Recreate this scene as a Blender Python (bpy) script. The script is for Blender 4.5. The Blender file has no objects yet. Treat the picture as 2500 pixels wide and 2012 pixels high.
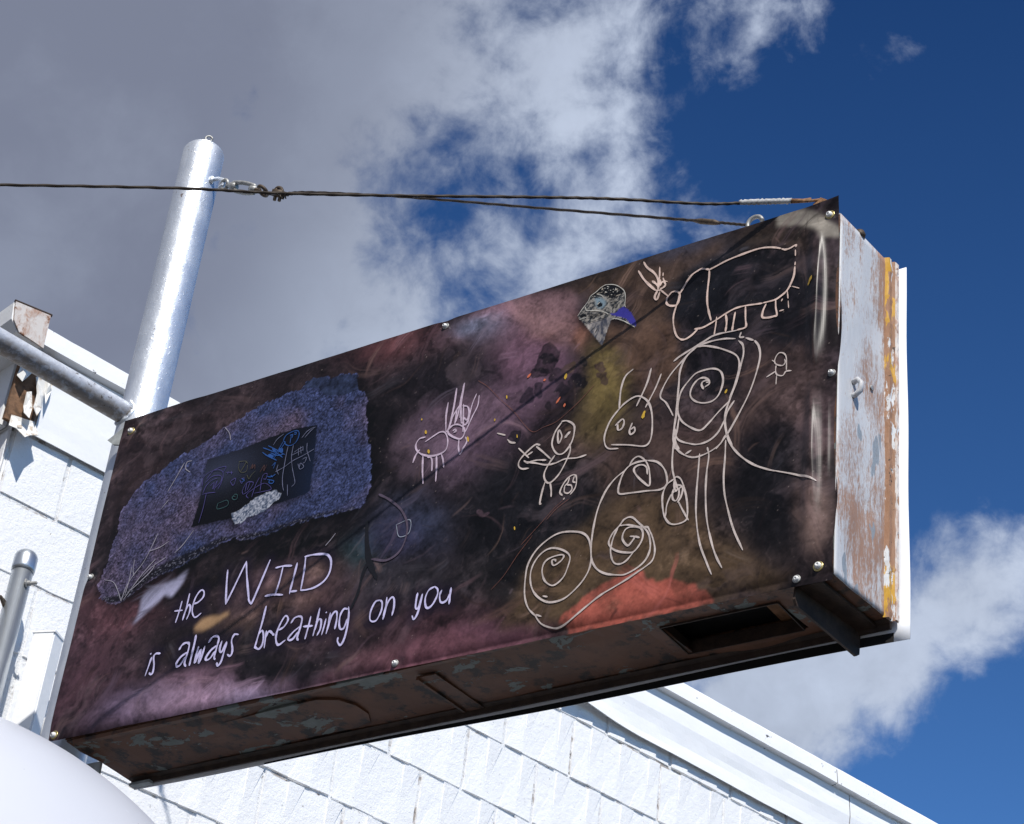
import bpy, bmesh, math, random
import numpy as np
from mathutils import Vector, Matrix, Euler

random.seed(7)
SC = bpy.context.scene
COL = SC.collection

# ------------------------------------------------------------------ camera
ZB = 3.45                                   # height of the sign's underside
cam_d = bpy.data.cameras.new('Camera')
cam = bpy.data.objects.new('Camera', cam_d)
COL.objects.link(cam)
cam.matrix_world = Matrix(((0.83609834, 0.23679937, 0.49483899, 3.16024816),
                           (0.53954242, -0.518021, -0.66373806, -2.80319903),
                           (0.09916424, 0.82193692, -0.5608798, 1.61663501),
                           (0, 0, 0, 1)))
cam_d.sensor_fit = 'HORIZONTAL'
cam_d.sensor_width = 36.0
cam_d.lens = 76.4990
cam_d.shift_y = -(990 - 1006) / 2500.0 * -1.0
cam_d.clip_start = 0.05
cam_d.clip_end = 3000
SC.camera = cam

# ------------------------------------------------------------------ world, sun, exposure
SUN_AZ, SUN_EL = math.radians(-45.0), math.radians(46.0)
SUN = Vector((math.cos(SUN_EL) * math.cos(SUN_AZ), math.cos(SUN_EL) * math.sin(SUN_AZ), math.sin(SUN_EL)))

world = bpy.data.worlds.new('World')
SC.world = world
world.use_nodes = True
NT = world.node_tree
NT.nodes.clear()


def N(nt, kind, **kw):
    n = nt.nodes.new(kind)
    for k, v in kw.items():
        setattr(n, k, v)
    return n


class G:
    """tiny node-expression helper"""
    def __init__(self, nt):
        self.nt = nt

    def put(self, sock, v):
        if isinstance(v, bpy.types.NodeSocket):
            self.nt.links.new(v, sock)
        elif v is not None:
            sock.default_value = v

    def m(self, op, a, b=None, c=None, clamp=False):
        n = N(self.nt, 'ShaderNodeMath', operation=op, use_clamp=clamp)
        self.put(n.inputs[0], a)
        if b is not None:
            self.put(n.inputs[1], b)
        if c is not None:
            self.put(n.inputs[2], c)
        return n.outputs[0]

    def vm(self, op, a, b=None):
        n = N(self.nt, 'ShaderNodeVectorMath', operation=op)
        self.put(n.inputs[0], a)
        if b is not None:
            self.put(n.inputs[1], b)
        return n.outputs['Value'] if op in ('DOT_PRODUCT', 'DISTANCE', 'LENGTH') else n.outputs[0]

    def noise(self, vec, scale, detail=4, rough=.55, dist=0.0, dim='3D', lac=2.0):
        n = N(self.nt, 'ShaderNodeTexNoise', noise_dimensions=dim)
        self.put(n.inputs['Vector'], vec)
        n.inputs['Scale'].default_value = scale
        n.inputs['Detail'].default_value = detail
        n.inputs['Roughness'].default_value = rough
        n.inputs['Lacunarity'].default_value = lac
        n.inputs['Distortion'].default_value = dist
        return n.outputs['Fac']

    def step(self, v, a, b, lo=0.0, hi=1.0, kind='SMOOTHSTEP'):
        n = N(self.nt, 'ShaderNodeMapRange', interpolation_type=kind)
        self.put(n.inputs['Value'], v)
        n.inputs['From Min'].default_value = a
        n.inputs['From Max'].default_value = b
        n.inputs['To Min'].default_value = lo
        n.inputs['To Max'].default_value = hi
        return n.outputs[0]

    def mix(self, f, a, b, blend='MIX'):
        n = N(self.nt, 'ShaderNodeMix', data_type='RGBA', blend_type=blend)
        self.put(n.inputs['Factor'], f)
        for s, v in ((n.inputs[6], a), (n.inputs[7], b)):
            if isinstance(v, (tuple, list)):
                v = (v[0], v[1], v[2], 1.0)
            self.put(s, v)
        return n.outputs[2]

    def mapping(self, vec, scale=(1, 1, 1), rot=(0, 0, 0), loc=(0, 0, 0)):
        n = N(self.nt, 'ShaderNodeMapping')
        self.put(n.inputs['Vector'], vec)
        n.inputs['Scale'].default_value = scale
        n.inputs['Rotation'].default_value = rot
        n.inputs['Location'].default_value = loc
        return n.outputs[0]


g = G(NT)
sky = N(NT, 'ShaderNodeTexSky', sky_type='NISHITA')
sky.sun_disc = False
sky.sun_elevation = SUN_EL
sky.sun_rotation = math.pi / 2 - SUN_AZ
sky.altitude = 1200
sky.air_density = 1.0
sky.dust_density = 0.25
sky.ozone_density = 2.5
tc = N(NT, 'ShaderNodeTexCoord')
d = g.vm('NORMALIZE', tc.outputs['Generated'])
# axes of the cloud bank: across it and up along its edge
cu = g.vm('DOT_PRODUCT', d, (0.83609834, 0.53954242, 0.09916424))
cv = g.vm('DOT_PRODUCT', d, (0.23679937, -0.518021, 0.82193692))
warp = g.noise(d, 5.0, 3, .5)
n_big = g.m('SUBTRACT', g.noise(d, 6.5, 2.0, .5, .5), .5)
n_mid = g.m('SUBTRACT', g.noise(d, 15.0, 12.0, .58, .25), .5)
n_fine = g.m('SUBTRACT', g.noise(g.mapping(d, loc=(3, 1, 2)), 46.0, 9.0, .62, .3), .5)
fb = g.m('ADD', g.m('ADD', g.m('MULTIPLY', n_big, 1.15), g.m('MULTIPLY', n_mid, 3.3)), g.m('MULTIPLY', n_fine, 1.15))
bank0 = g.m('DIVIDE', g.m('SUBTRACT', g.m('ADD', .034, g.m('MULTIPLY', cv, .34)), cu), .17)
bank = g.m('MINIMUM', bank0, g.m('MULTIPLY', bank0, 2.1))
bank_c = g.m('MINIMUM', g.m('MAXIMUM', bank, -1.15), 1.6)
cover = bank_c


def puff(px, py, rad, gain):
    global cover
    c = cam.matrix_world.to_3x3() @ Vector(((px - 1250) / 5312.4, -(py - 990) / 5312.4, -1.0)).normalized()
    dist = g.vm('DISTANCE', d, tuple(c))
    v = g.m('MULTIPLY', g.step(dist, 0.0, rad, 1.0, 0.0, 'SMOOTHSTEP'), gain)
    cover = g.m('MAXIMUM', cover, g.m('SUBTRACT', v, .85))


puff(2330, 1440, .072, 1.62)
puff(1880, 1700, .090, 2.30)
puff(2120, 1580, .070, 1.90)
puff(1940, 60, .075, .56)
puff(2150, 40, .050, .34)
T = g.m('ADD', cover, fb)
alpha = g.step(T, -.20, .85)
thick = g.m('ADD', g.m('MULTIPLY', bank_c, .80), g.m('ADD', g.m('MULTIPLY', n_big, .9), g.m('MULTIPLY', n_mid, .30)))
shade = g.step(thick, .18, .98)
white = (5.2, 5.9, 7.3)
grey = (2.2, 2.45, 3.3)
ccol = g.mix(shade, white, grey)
ccol = g.mix(g.m('MULTIPLY', g.step(g.m('ADD', n_mid, g.m('MULTIPLY', n_big, 1.4)), -.12, .30), .20), ccol, white)
puffsh = g.step(g.m('ADD', g.m('MULTIPLY', n_mid, 1.3), g.m('ADD', g.m('MULTIPLY', n_fine, .7), g.m('MULTIPLY', n_big, 1.0))), -.34, .30, .80, 1.10, 'LINEAR')
puffsh = g.mix(g.step(bank_c, .5, 1.1), puffsh, (.97, .97, .97))
ccol = g.mix(1.0, ccol, puffsh, 'MULTIPLY')
sepd = N(NT, 'ShaderNodeSeparateXYZ')
NT.links.new(d, sepd.inputs[0])
deep = g.step(sepd.outputs[2], .30, .85, 1.0, 0.0, 'LINEAR')
tint = g.mix(deep, (0.06, 0.27, 0.60), (0.66, 1.12, 1.56))
bluesat = g.mix(1.0, sky.outputs[0], tint, 'MULTIPLY')
skycol = g.mix(g.m('MULTIPLY', alpha, .95), bluesat, ccol)
bg = N(NT, 'ShaderNodeBackground')
NT.links.new(skycol, bg.inputs['Color'])
bg.inputs['Strength'].default_value = 0.085
wo = N(NT, 'ShaderNodeOutputWorld')
NT.links.new(bg.outputs[0], wo.inputs['Surface'])

sun_d = bpy.data.lights.new('Sun', 'SUN')
sun_d.energy = 4.2
sun_d.angle = math.radians(0.55)
sun_d.color = (1.0, 0.96, 0.90)
sun_o = bpy.data.objects.new('Sun', sun_d)
COL.objects.link(sun_o)
sun_o.rotation_euler = SUN.to_track_quat('Z', 'Y').to_euler()
sun_o.location = SUN * 60

SC.view_settings.view_transform = 'Standard'
SC.view_settings.look = 'None'
SC.view_settings.gamma = 1.0
SC.view_settings.exposure = 0.22
SC.view_settings.use_curve_mapping = False
SC.render.resolution_x, SC.render.resolution_y = 1024, 824
SC.cycles.max_bounces = 6

# ------------------------------------------------------------------ materials
def lin(*c):
    return tuple((v / 255 / 12.92) if v / 255 <= .04045 else ((v / 255 + .055) / 1.055) ** 2.4 for v in c)


def mat(name):
    m = bpy.data.materials.new(name)
    m.use_nodes = True
    nt = m.node_tree
    b = nt.nodes['Principled BSDF']
    return m, nt, b, G(nt)


def objco(nt):
    return N(nt, 'ShaderNodeTexCoord').outputs['Object']


def bump(nt, b, h, strength=.3, dist=.002):
    n = N(nt, 'ShaderNodeBump')
    n.inputs['Strength'].default_value = strength
    n.inputs['Distance'].default_value = dist
    nt.links.new(h, n.inputs['Height'])
    nt.links.new(n.outputs[0], b.inputs['Normal'])


def plain(name, c, rough=.6, metal=0.0, spec=.5, var=.12, scale=30.0, bmp=.15):
    m, nt, b, g = mat(name)
    co = objco(nt)
    n = g.noise(co, scale, 6, .6)
    dk = tuple(v * (1 - var) for v in c)
    lt = tuple(min(1, v * (1 + var)) for v in c)
    nt.links.new(g.mix(g.step(n, .3, .7), dk, lt), b.inputs['Base Color'])
    b.inputs['Roughness'].default_value = rough
    b.inputs['Metallic'].default_value = metal
    b.inputs['Specular IOR Level'].default_value = spec
    if bmp:
        bump(nt, b, g.noise(co, scale * 4, 4, .6), bmp, .002)
    return m


def m_silver():
    m, nt, b, g = mat('silver_paint')
    co = objco(nt)
    st = g.noise(g.mapping(co, (1, 1, .25)), 26, 5, .6)
    spots = g.step(g.noise(co, 55, 3, .6), .70, .735)
    c = g.mix(g.step(st, .3, .75), (.60, .64, .70), (.78, .81, .85))
    c = g.mix(g.m('MULTIPLY', spots, .75), c, lin(112, 84, 62))
    nt.links.new(c, b.inputs['Base Color'])
    b.inputs['Metallic'].default_value = .72
    nt.links.new(g.step(g.noise(co, 16, 4, .6), .3, .7, .42, .52), b.inputs['Roughness'])
    h = g.m('ADD', g.m('MULTIPLY', g.noise(co, 70, 5, .65), .7), g.m('MULTIPLY', g.noise(g.mapping(co, (1, 1, .4)), 22, 3, .5), .9))
    h = g.m('ADD', h, g.m('MULTIPLY', g.step(g.noise(co, 120, 2, .5), .62, .75), .5))
    bump(nt, b, h, .36, .004)
    return m


def m_galv():
    m, nt, b, g = mat('galvanised_steel')
    co = objco(nt)
    n = g.noise(g.mapping(co, (1, 1, .3)), 60, 6, .6)
    nt.links.new(g.mix(n, (.42, .46, .50), (.62, .66, .70)), b.inputs['Base Color'])
    b.inputs['Metallic'].default_value = .85
    b.inputs['Roughness'].default_value = .36
    bump(nt, b, g.noise(co, 120, 4), .12, .001)
    return m


def m_brace():
    m, nt, b, g = mat('weathered_pipe_paint')
    co = objco(nt)
    geo = N(nt, 'ShaderNodeNewGeometry')
    low = g.noise(g.mapping(co, (3, 3, 3)), 3.2, 8, .65)
    fl = g.noise(co, 48, 6, .7)
    sep = N(nt, 'ShaderNodeSeparateXYZ')
    nt.links.new(co, sep.inputs[0])
    # grime has settled in a band along one side of the pipe
    band = g.step(g.m('ADD', g.m('SUBTRACT', sep.outputs[2], 4.336), g.m('MULTIPLY', g.m('SUBTRACT', low, .5), .05)), -.024, .003, 1.0, 0.0)
    c = g.mix(g.step(fl, .35, .7), (.46, .48, .53), (.62, .65, .70))
    dirt = g.mix(fl, lin(96, 84, 76), lin(150, 143, 138))
    c = g.mix(g.m('MULTIPLY', band, g.step(fl, .28, .56)), c, dirt)
    chips = g.m('MULTIPLY', g.step(g.noise(co, 75, 4, .7), .60, .66), g.step(low, .42, .6))
    c = g.mix(chips, c, lin(70, 58, 50))
    nt.links.new(c, b.inputs['Base Color'])
    b.inputs['Metallic'].default_value = .25
    b.inputs['Roughness'].default_value = .5
    bump(nt, b, g.m('ADD', fl, g.noise(co, 130, 4)), .35, .002)
    return m


def m_block(name='white_painted_block'):
    m, nt, b, g = mat(name)
    co = N(nt, 'ShaderNodeTexCoord').outputs['Object']
    pit = g.noise(co, 190, 5, .65)
    rg = g.noise(co, 60, 6, .65)
    dirt = g.step(g.noise(g.mapping(co, (1, 1, .5)), 4.5, 7, .65), .52, .78)
    holes = g.step(g.noise(co, 85, 4, .7), .69, .73)
    c = g.mix(g.m('MULTIPLY', dirt, .35), (.86, .865, .87), (.68, .69, .71))
    c = g.mix(g.m('MULTIPLY', g.step(rg, .4, .72), .10), c, (.56, .57, .60))
    c = g.mix(g.m('MULTIPLY', holes, .85), c, lin(118, 108, 98))
    oi = N(nt, 'ShaderNodeObjectInfo')
    c = g.mix(g.m('MULTIPLY', oi.outputs['Random'], .10), c, (.66, .69, .74))
    nt.links.new(c, b.inputs['Base Color'])
    b.inputs['Roughness'].default_value = .62
    h = g.m('ADD', g.m('MULTIPLY', pit, .55), g.m('MULTIPLY', rg, .9))
    h = g.m('SUBTRACT', h, g.m('MULTIPLY', holes, .6))
    bump(nt, b, h, .75, .0035)
    return m


def m_mortar():
    m, nt, b, g = mat('painted_mortar')
    co = objco(nt)
    n = g.noise(co, 14, 8, .7)
    c = g.mix(g.m('MULTIPLY', g.step(n, .52, .64), .8), (.74, .75, .76), lin(138, 124, 112))
    c = g.mix(g.step(g.noise(co, 40, 6, .7), .60, .68), c, lin(66, 58, 52))
    nt.links.new(c, b.inputs['Base Color'])
    b.inputs['Roughness'].default_value = .8
    bump(nt, b, g.noise(co, 110, 6, .7), .8, .006)
    return m


def m_fascia(name='white_painted_metal', chips=.69, rough=.42):
    m, nt, b, g = mat(name)
    co = objco(nt)
    ch = g.step(g.noise(co, 34, 7, .72), chips, chips + .015)
    smear = g.step(g.noise(co, 6, 5, .6), .45, .75)
    c = g.mix(g.m('MULTIPLY', smear, .22), (.85, .86, .87), (.70, .72, .75))
    c = g.mix(ch, c, lin(84, 84, 86))
    scr = g.step(g.noise(g.mapping(co, (1, 1, 8), (.3, .2, .5)), 18, 4, .7), .70, .72)
    c = g.mix(g.m('MULTIPLY', scr, .35), c, lin(120, 120, 124))
    nt.links.new(c, b.inputs['Base Color'])
    b.inputs['Roughness'].default_value = rough
    h = g.m('ADD', g.m('MULTIPLY', g.noise(co, 8, 4, .5), 1.5), g.m('SUBTRACT', g.m('MULTIPLY', g.noise(co, 90, 3), .2), g.m('MULTIPLY', ch, .6)))
    bump(nt, b, h, .35, .006)
    return m


def m_end_panel():
    """white brushed paint worn down to brown primer"""
    m, nt, b, g = mat('worn_white_over_primer')
    co = objco(nt)
    sep = N(nt, 'ShaderNodeSeparateXYZ')
    nt.links.new(co, sep.inputs[0])
    big = g.noise(g.mapping(co, (1, 1, .45)), 9, 3, .5, .5)
    brush = g.noise(g.mapping(co, (1, 1, .09)), 95, 6, .7, .3)
    fine = g.noise(g.mapping(co, (1, 1, .3)), 260, 4, .7)
    edge = g.step(sep.outputs[1], .06, .17, -.03, .20, 'LINEAR')
    v = g.m('ADD', g.m('ADD', g.m('MULTIPLY', g.m('SUBTRACT', big, .5), 1.5), g.m('MULTIPLY', g.m('SUBTRACT', brush, .5), .95)), edge)
    v = g.m('ADD', v, g.m('MULTIPLY', g.m('SUBTRACT', fine, .5), 1.0))
    f = g.step(v, -.06, .34)
    wht = g.mix(brush, (.44, .45, .47), (.64, .655, .68))
    brn = g.mix(fine, lin(124, 92, 74), lin(172, 138, 118))
    c = g.mix(f, wht, brn)
    grey = g.step(g.noise(g.mapping(co, (1, 1, .35)), 17, 3, .5), .665, .68)
    c = g.mix(g.m('MULTIPLY', grey, .85), c, lin(126, 138, 148))
    sp = g.step(g.noise(co, 330, 3, .6), .66, .72)
    c = g.mix(g.m('MULTIPLY', sp, .4), c, lin(92, 76, 66))
    nt.links.new(c, b.inputs['Base Color'])
    nt.links.new(g.step(f, 0, 1, .46, .62), b.inputs['Roughness'])
    bump(nt, b, g.m('ADD', g.m('MULTIPLY', brush, .8), g.m('ADD', g.m('MULTIPLY', big, 2.5), g.m('MULTIPLY', f, -.5))), .4, .003)
    return m


def m_underside():
    m, nt, b, g = mat('rust_brown_with_paint_flakes')
    co = objco(nt)
    n = g.noise(co, 9, 7, .62, .4)
    fl = g.step(g.noise(g.mapping(co, (1, 1.5, 1), loc=(2.1, .4, .2)), 9.5, 9, .66, .5), .575, .585)
    c = g.mix(n, lin(60, 41, 30), lin(122, 80, 56))
    c = g.mix(g.step(g.noise(co, 22, 7, .68), .48, .60), c, lin(40, 31, 26))
    c = g.mix(g.step(g.noise(g.mapping(co, loc=(5, 3, 1)), 5, 6, .6), .52, .66), c, lin(108, 70, 48))
    gry = g.mix(g.noise(co, 60, 5), lin(84, 90, 86), lin(126, 132, 128))
    c = g.mix(fl, c, gry)
    nt.links.new(c, b.inputs['Base Color'])
    b.inputs['Roughness'].default_value = .7
    bump(nt, b, g.m('ADD', n, g.m('MULTIPLY', fl, .6)), .6, .005)
    return m


def m_yellow():
    m, nt, b, g = mat('flaking_yellow_edge')
    co = objco(nt)
    n = g.noise(g.mapping(co, (1, 1, .22)), 34, 5, .6, .2)
    sp_ = N(nt, 'ShaderNodeSeparateXYZ')
    nt.links.new(co, sp_.inputs[0])
    hz = g.m('MULTIPLY', .8, g.m('MAXIMUM', g.step(sp_.outputs[2], ZB + .44, ZB + .50), g.step(sp_.outputs[2], ZB + .08, ZB + .11, 1.0, 0.0)))
    c = g.mix(g.m('MULTIPLY', g.step(n, .52, .55), hz), lin(150, 112, 86), lin(206, 160, 36))
    c = g.mix(g.step(g.noise(g.mapping(co, (1, 1, .3)), 46, 5, .65), .56, .6), c, (.62, .64, .66))
    c = g.mix(g.step(g.noise(co, 70, 4, .7), .64, .67), c, lin(62, 46, 38))
    nt.links.new(c, b.inputs['Base Color'])
    b.inputs['Roughness'].default_value = .6
    bump(nt, b, n, .6, .005)
    return m


def m_cable():
    m, nt, b, g = mat('rusty_wire_rope')
    co = objco(nt)
    n = g.noise(co, 90, 5, .7)
    nt.links.new(g.mix(n, lin(26, 23, 22), lin(78, 68, 58)), b.inputs['Base Color'])
    b.inputs['Metallic'].default_value = .35
    b.inputs['Roughness'].default_value = .55
    return m


def m_banner():
    m, nt, b, g = mat('printed_vinyl')
    at = N(nt, 'ShaderNodeAttribute', attribute_name='paint')
    co = objco(nt)
    n = g.noise(co, 160, 4, .7)
    c = g.mix(.42, at.outputs['Color'], g.mix(n, (.42, .42, .42), (1.45, 1.45, 1.45)), 'MULTIPLY')
    nt.links.new(c, b.inputs['Base Color'])
    b.inputs['Roughness'].default_value = .30
    b.inputs['Specular IOR Level'].default_value = .18
    # woven scrim under the vinyl
    w1 = N(nt, 'ShaderNodeTexWave', wave_type='BANDS', bands_direction='Z')
    w2 = N(nt, 'ShaderNodeTexWave', wave_type='BANDS', bands_direction='X')
    for w in (w1, w2):
        nt.links.new(co, w.inputs['Vector'])
        w.inputs['Scale'].default_value = 150
        w.inputs['Distortion'].default_value = .4
    h = g.m('ADD', g.m('ADD', w1.outputs['Fac'], w2.outputs['Fac']), g.m('MULTIPLY', g.noise(co, 45, 4, .6), 1.3))
    bump(nt, b, h, .05, .0015)
    return m


def m_print(name, c, rough=.36):
    m, nt, b, g = mat(name)
    co = objco(nt)
    n = g.noise(co, 70, 4, .6)
    n2 = g.noise(co, 240, 3, .7)
    nt.links.new(g.mix(g.step(g.m('ADD', g.m('MULTIPLY', n, .6), g.m('MULTIPLY', n2, .4)), .34, .62), tuple(v * .66 for v in c), c), b.inputs['Base Color'])
    b.inputs['Roughness'].default_value = rough
    b.inputs['Specular IOR Level'].default_value = .4
    return m


def m_ground():
    m, nt, b, g = mat('dusty_asphalt')
    co = objco(nt)
    n = g.noise(co, 2.5, 8, .65)
    c = g.mix(n, (.045, .043, .042), (.085, .08, .074))
    c = g.mix(g.m('MULTIPLY', g.noise(co, 180, 3), .4), c, (.11, .105, .10))
    nt.links.new(c, b.inputs['Base Color'])
    b.inputs['Roughness'].default_value = .9
    bump(nt, b, g.noise(co, 120, 5, .7), .5, .01)
    return m


def m_tank():
    m, nt, b, g = mat('glossy_white_shell')
    co = objco(nt)
    n = g.noise(co, 3.0, 4, .5)
    sc = g.step(g.noise(g.mapping(co, (4, 4, .8), (.5, .3, .2)), 9, 5, .65), .68, .70)
    c = g.mix(n, (.54, .55, .595), (.60, .615, .66))
    c = g.mix(g.m('MULTIPLY', sc, .25), c, (.82, .84, .88))
    c = g.mix(g.step(g.noise(co, 60, 3, .6), .755, .77), c, lin(90, 88, 96))
    nt.links.new(c, b.inputs['Base Color'])
    b.inputs['Roughness'].default_value = .3
    bump(nt, b, g.noise(co, 5, 3), .06, .01)
    return m


def m_flake():
    m, nt, b, g = mat('peeling_paint')
    co = objco(nt)
    n = g.noise(co, 40, 5, .65)
    c = g.mix(g.step(n, .5, .66), (.74, .73, .70), lin(176, 160, 140))
    nt.links.new(c, b.inputs['Base Color'])
    b.inputs['Roughness'].default_value = .6
    return m


def m_endcap():
    m, nt, b, g = mat('weathered_gutter_end')
    co = objco(nt)
    n = g.noise(g.mapping(co, (1, 1, .6)), 38, 7, .68, .4)
    c = g.mix(g.step(n, .42, .66), (.60, .56, .53), lin(168, 132, 112))
    c = g.mix(g.step(g.noise(co, 22, 5, .65), .58, .66), c, lin(126, 84, 58))
    nt.links.new(c, b.inputs['Base Color'])
    b.inputs['Roughness'].default_value = .75
    bump(nt, b, n, .5, .005)
    return m


MAT = dict(silver=m_silver(), galv=m_galv(), brace=m_brace(), block=m_block(), mortar=m_mortar(), fascia=m_fascia(),
           drip=m_fascia('white_drip_edge', .655, .5), end=m_end_panel(), under=m_underside(), yellow=m_yellow(),
           cable=m_cable(), banner=m_banner(), ground=m_ground(), tank=m_tank(), flake=m_flake(), endcap=m_endcap(),
           vinyl=plain('white_vinyl', (.84, .85, .88), .45, var=.03, bmp=.05),
           wood=plain('rotten_wood', lin(108, 80, 58), .85, var=.55, scale=45, bmp=.8),
           dark=plain('dark_rusted_steel', lin(58, 44, 36), .7, metal=.2, var=.4, scale=40, bmp=.4),
           steel=plain('dull_zinc', (.36, .36, .35), .55, metal=.6, var=.2, scale=90),
           clip=plain('rusted_iron', lin(82, 70, 58), .6, metal=.4, var=.35, scale=90),
           tape=plain('cloth_tape', (.46, .46, .46), .8, var=.25, scale=160, bmp=.5),
           tapeb=plain('rusty_wire_binding', lin(134, 98, 66), .75, var=.4, scale=160, bmp=.5),
           brass=plain('brass_grommet', lin(196, 178, 120), .32, metal=.85, var=.15, scale=120),
           rivet=plain('white_rivet_head', (.78, .78, .77), .35, metal=.1, var=.06, scale=90, bmp=0),
           greyp=plain('grey_primer_plate', (.34, .36, .36), .6, var=.2, scale=50),
           whitep=m_fascia('white_post_paint', .70, .45),
           shade_black=plain('near_black_shade', lin(14, 12, 11), .9, var=.3, scale=30, bmp=0),  # near-black with shade put into the colour, for hatch board and rear hem
           batten=plain('old_batten', lin(120, 84, 54), .8, var=.3, scale=60, bmp=.3),
           roof=plain('roofing_felt', (.16, .16, .17), .9, var=.2, scale=40))


# ------------------------------------------------------------------ object helpers
def obj(name, verts, faces, material, parent=None, smooth=False, auto=None):
    me = bpy.data.meshes.new(name)
    me.from_pydata([tuple(v) for v in verts], [], faces)
    me.update()
    o = bpy.data.objects.new(name, me)
    COL.objects.link(o)
    if material is not None:
        me.materials.append(material)
    if smooth:
        me.polygons.foreach_set('use_smooth', [True] * len(me.polygons))
    if parent is not None:
        adopt(o, parent)
    return o


ORIGIN = {}


def adopt(o, parent):
    o.parent = parent
    o.matrix_parent_inverse = Matrix.Translation(-ORIGIN.get(parent.name, Vector((0, 0, 0))))


def thing(name, loc, label, cat, group=None):
    o = bpy.data.objects.new(name, None)
    COL.objects.link(o)
    o.empty_display_size = .1
    o.location = loc
    ORIGIN[o.name] = Vector(loc)
    tag(o, label, cat, group)
    return o


def tag(o, label=None, cat=None, group=None, kind=None):
    for k, v in (('label', label), ('category', cat), ('group', group), ('kind', kind)):
        if v:
            o[k] = v
    return o


class MB:
    """mesh collector"""
    def __init__(self):
        self.v, self.f = [], []

    def add(self, vs, fs):
        k = len(self.v)
        self.v += [Vector(p) for p in vs]
        self.f += [tuple(i + k for i in f) for f in fs]
        return self

    def box(self, lo, hi, M=None):
        x0, y0, z0 = lo
        x1, y1, z1 = hi
        vs = [Vector(p) for p in ((x0, y0, z0), (x1, y0, z0), (x1, y1, z0), (x0, y1, z0), (x0, y0, z1), (x1, y0, z1), (x1, y1, z1), (x0, y1, z1))]
        if M is not None:
            vs = [M @ p for p in vs]
        return self.add(vs, [(0, 3, 2, 1), (4, 5, 6, 7), (0, 1, 5, 4), (1, 2, 6, 5), (2, 3, 7, 6), (3, 0, 4, 7)])

    def prism(self, poly, off):
        """poly: list of points, extruded by vector off"""
        n = len(poly)
        off = Vector(off)
        vs = [Vector(p) for p in poly] + [Vector(p) + off for p in poly]
        fs = [tuple(range(n))[::-1], tuple(range(n, 2 * n))] + [(i, (i + 1) % n, n + (i + 1) % n, n + i) for i in range(n)]
        return self.add(vs, fs)

    def tube(self, pts, r, seg=10, cap=True, lobes=0, twist=0.0, closed=False):
        pts = [Vector(p) for p in pts]
        n = len(pts)
        rs = r if isinstance(r, (list, tuple)) else [r] * n
        k = len(self.v)
        up = None
        for i, p in enumerate(pts):
            if closed:
                t = pts[(i + 1) % n] - pts[i - 1]
            else:
                t = pts[min(i + 1, n - 1)] - pts[max(i - 1, 0)]
            t.normalize()
            if up is None:
                up = Vector((0, 0, 1)) if abs(t.z) < .9 else Vector((1, 0, 0))
            a = t.cross(up).normalized()
            up = a.cross(t).normalized()
            for j in range(seg):
                th = 2 * math.pi * j / seg
                rr = rs[i]
                if lobes:
                    rr *= 1 + .22 * math.cos(lobes * th + twist * i)
                self.v.append(p + (a * math.cos(th) + up * math.sin(th)) * rr)
        m = n if closed else n - 1
        for i in range(m):
            for j in range(seg):
                a0, a1 = k + i * seg + j, k + i * seg + (j + 1) % seg
                b0, b1 = k + ((i + 1) % n) * seg + j, k + ((i + 1) % n) * seg + (j + 1) % seg
                self.f.append((a0, b0, b1, a1))
        if cap and not closed:
            self.f.append(tuple(k + j for j in range(seg)))
            self.f.append(tuple(k + (n - 1) * seg + j for j in range(seg))[::-1])
        return self

    def lathe(self, prof, axis_o, axis_d, seg=24):
        """prof: (radius, height) list, revolved about the axis"""
        d = Vector(axis_d).normalized()
        o = Vector(axis_o)
        a = d.orthogonal().normalized()
        b = d.cross(a)
        k = len(self.v)
        for r, h in prof:
            for j in range(seg):
                th = 2 * math.pi * j / seg
                self.v.append(o + d * h + (a * math.cos(th) + b * math.sin(th)) * r)
        for i in range(len(prof) - 1):
            for j in range(seg):
                self.f.append((k + i * seg + j, k + i * seg + (j + 1) % seg, k + (i + 1) * seg + (j + 1) % seg, k + (i + 1) * seg + j))
        self.f.append(tuple(k + j for j in range(seg))[::-1])
        e = k + (len(prof) - 1) * seg
        self.f.append(tuple(e + j for j in range(seg)))
        return self

    def build(self, name, material, parent=None, smooth=False):
        return obj(name, self.v, self.f, material, parent, smooth)


def arc(c, a, b, r, t0, t1, n=14):
    c, a, b = Vector(c), Vector(a).normalized(), Vector(b).normalized()
    return [c + (a * math.cos(t0 + (t1 - t0) * i / (n - 1)) + b * math.sin(t0 + (t1 - t0) * i / (n - 1))) * r for i in range(n)]


def catmull(pts, per=6):
    p = [np.array(q, float) for q in pts]
    if len(p) < 3:
        n = max(2, per)
        return [p[0] + (p[-1] - p[0]) * i / (n - 1) for i in range(n)]
    ext = [2 * p[0] - p[1]] + p + [2 * p[-1] - p[-2]]
    out = []
    for i in range(1, len(ext) - 2):
        a, b, c, d_ = ext[i - 1], ext[i], ext[i + 1], ext[i + 2]
        for k in range(per):
            t = k / per
            out.append(.5 * (2 * b + (c - a) * t + (2 * a - 5 * b + 4 * c - d_) * t * t + (3 * b - a - 3 * c + d_) * t ** 3))
    out.append(p[-1])
    return out


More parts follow.
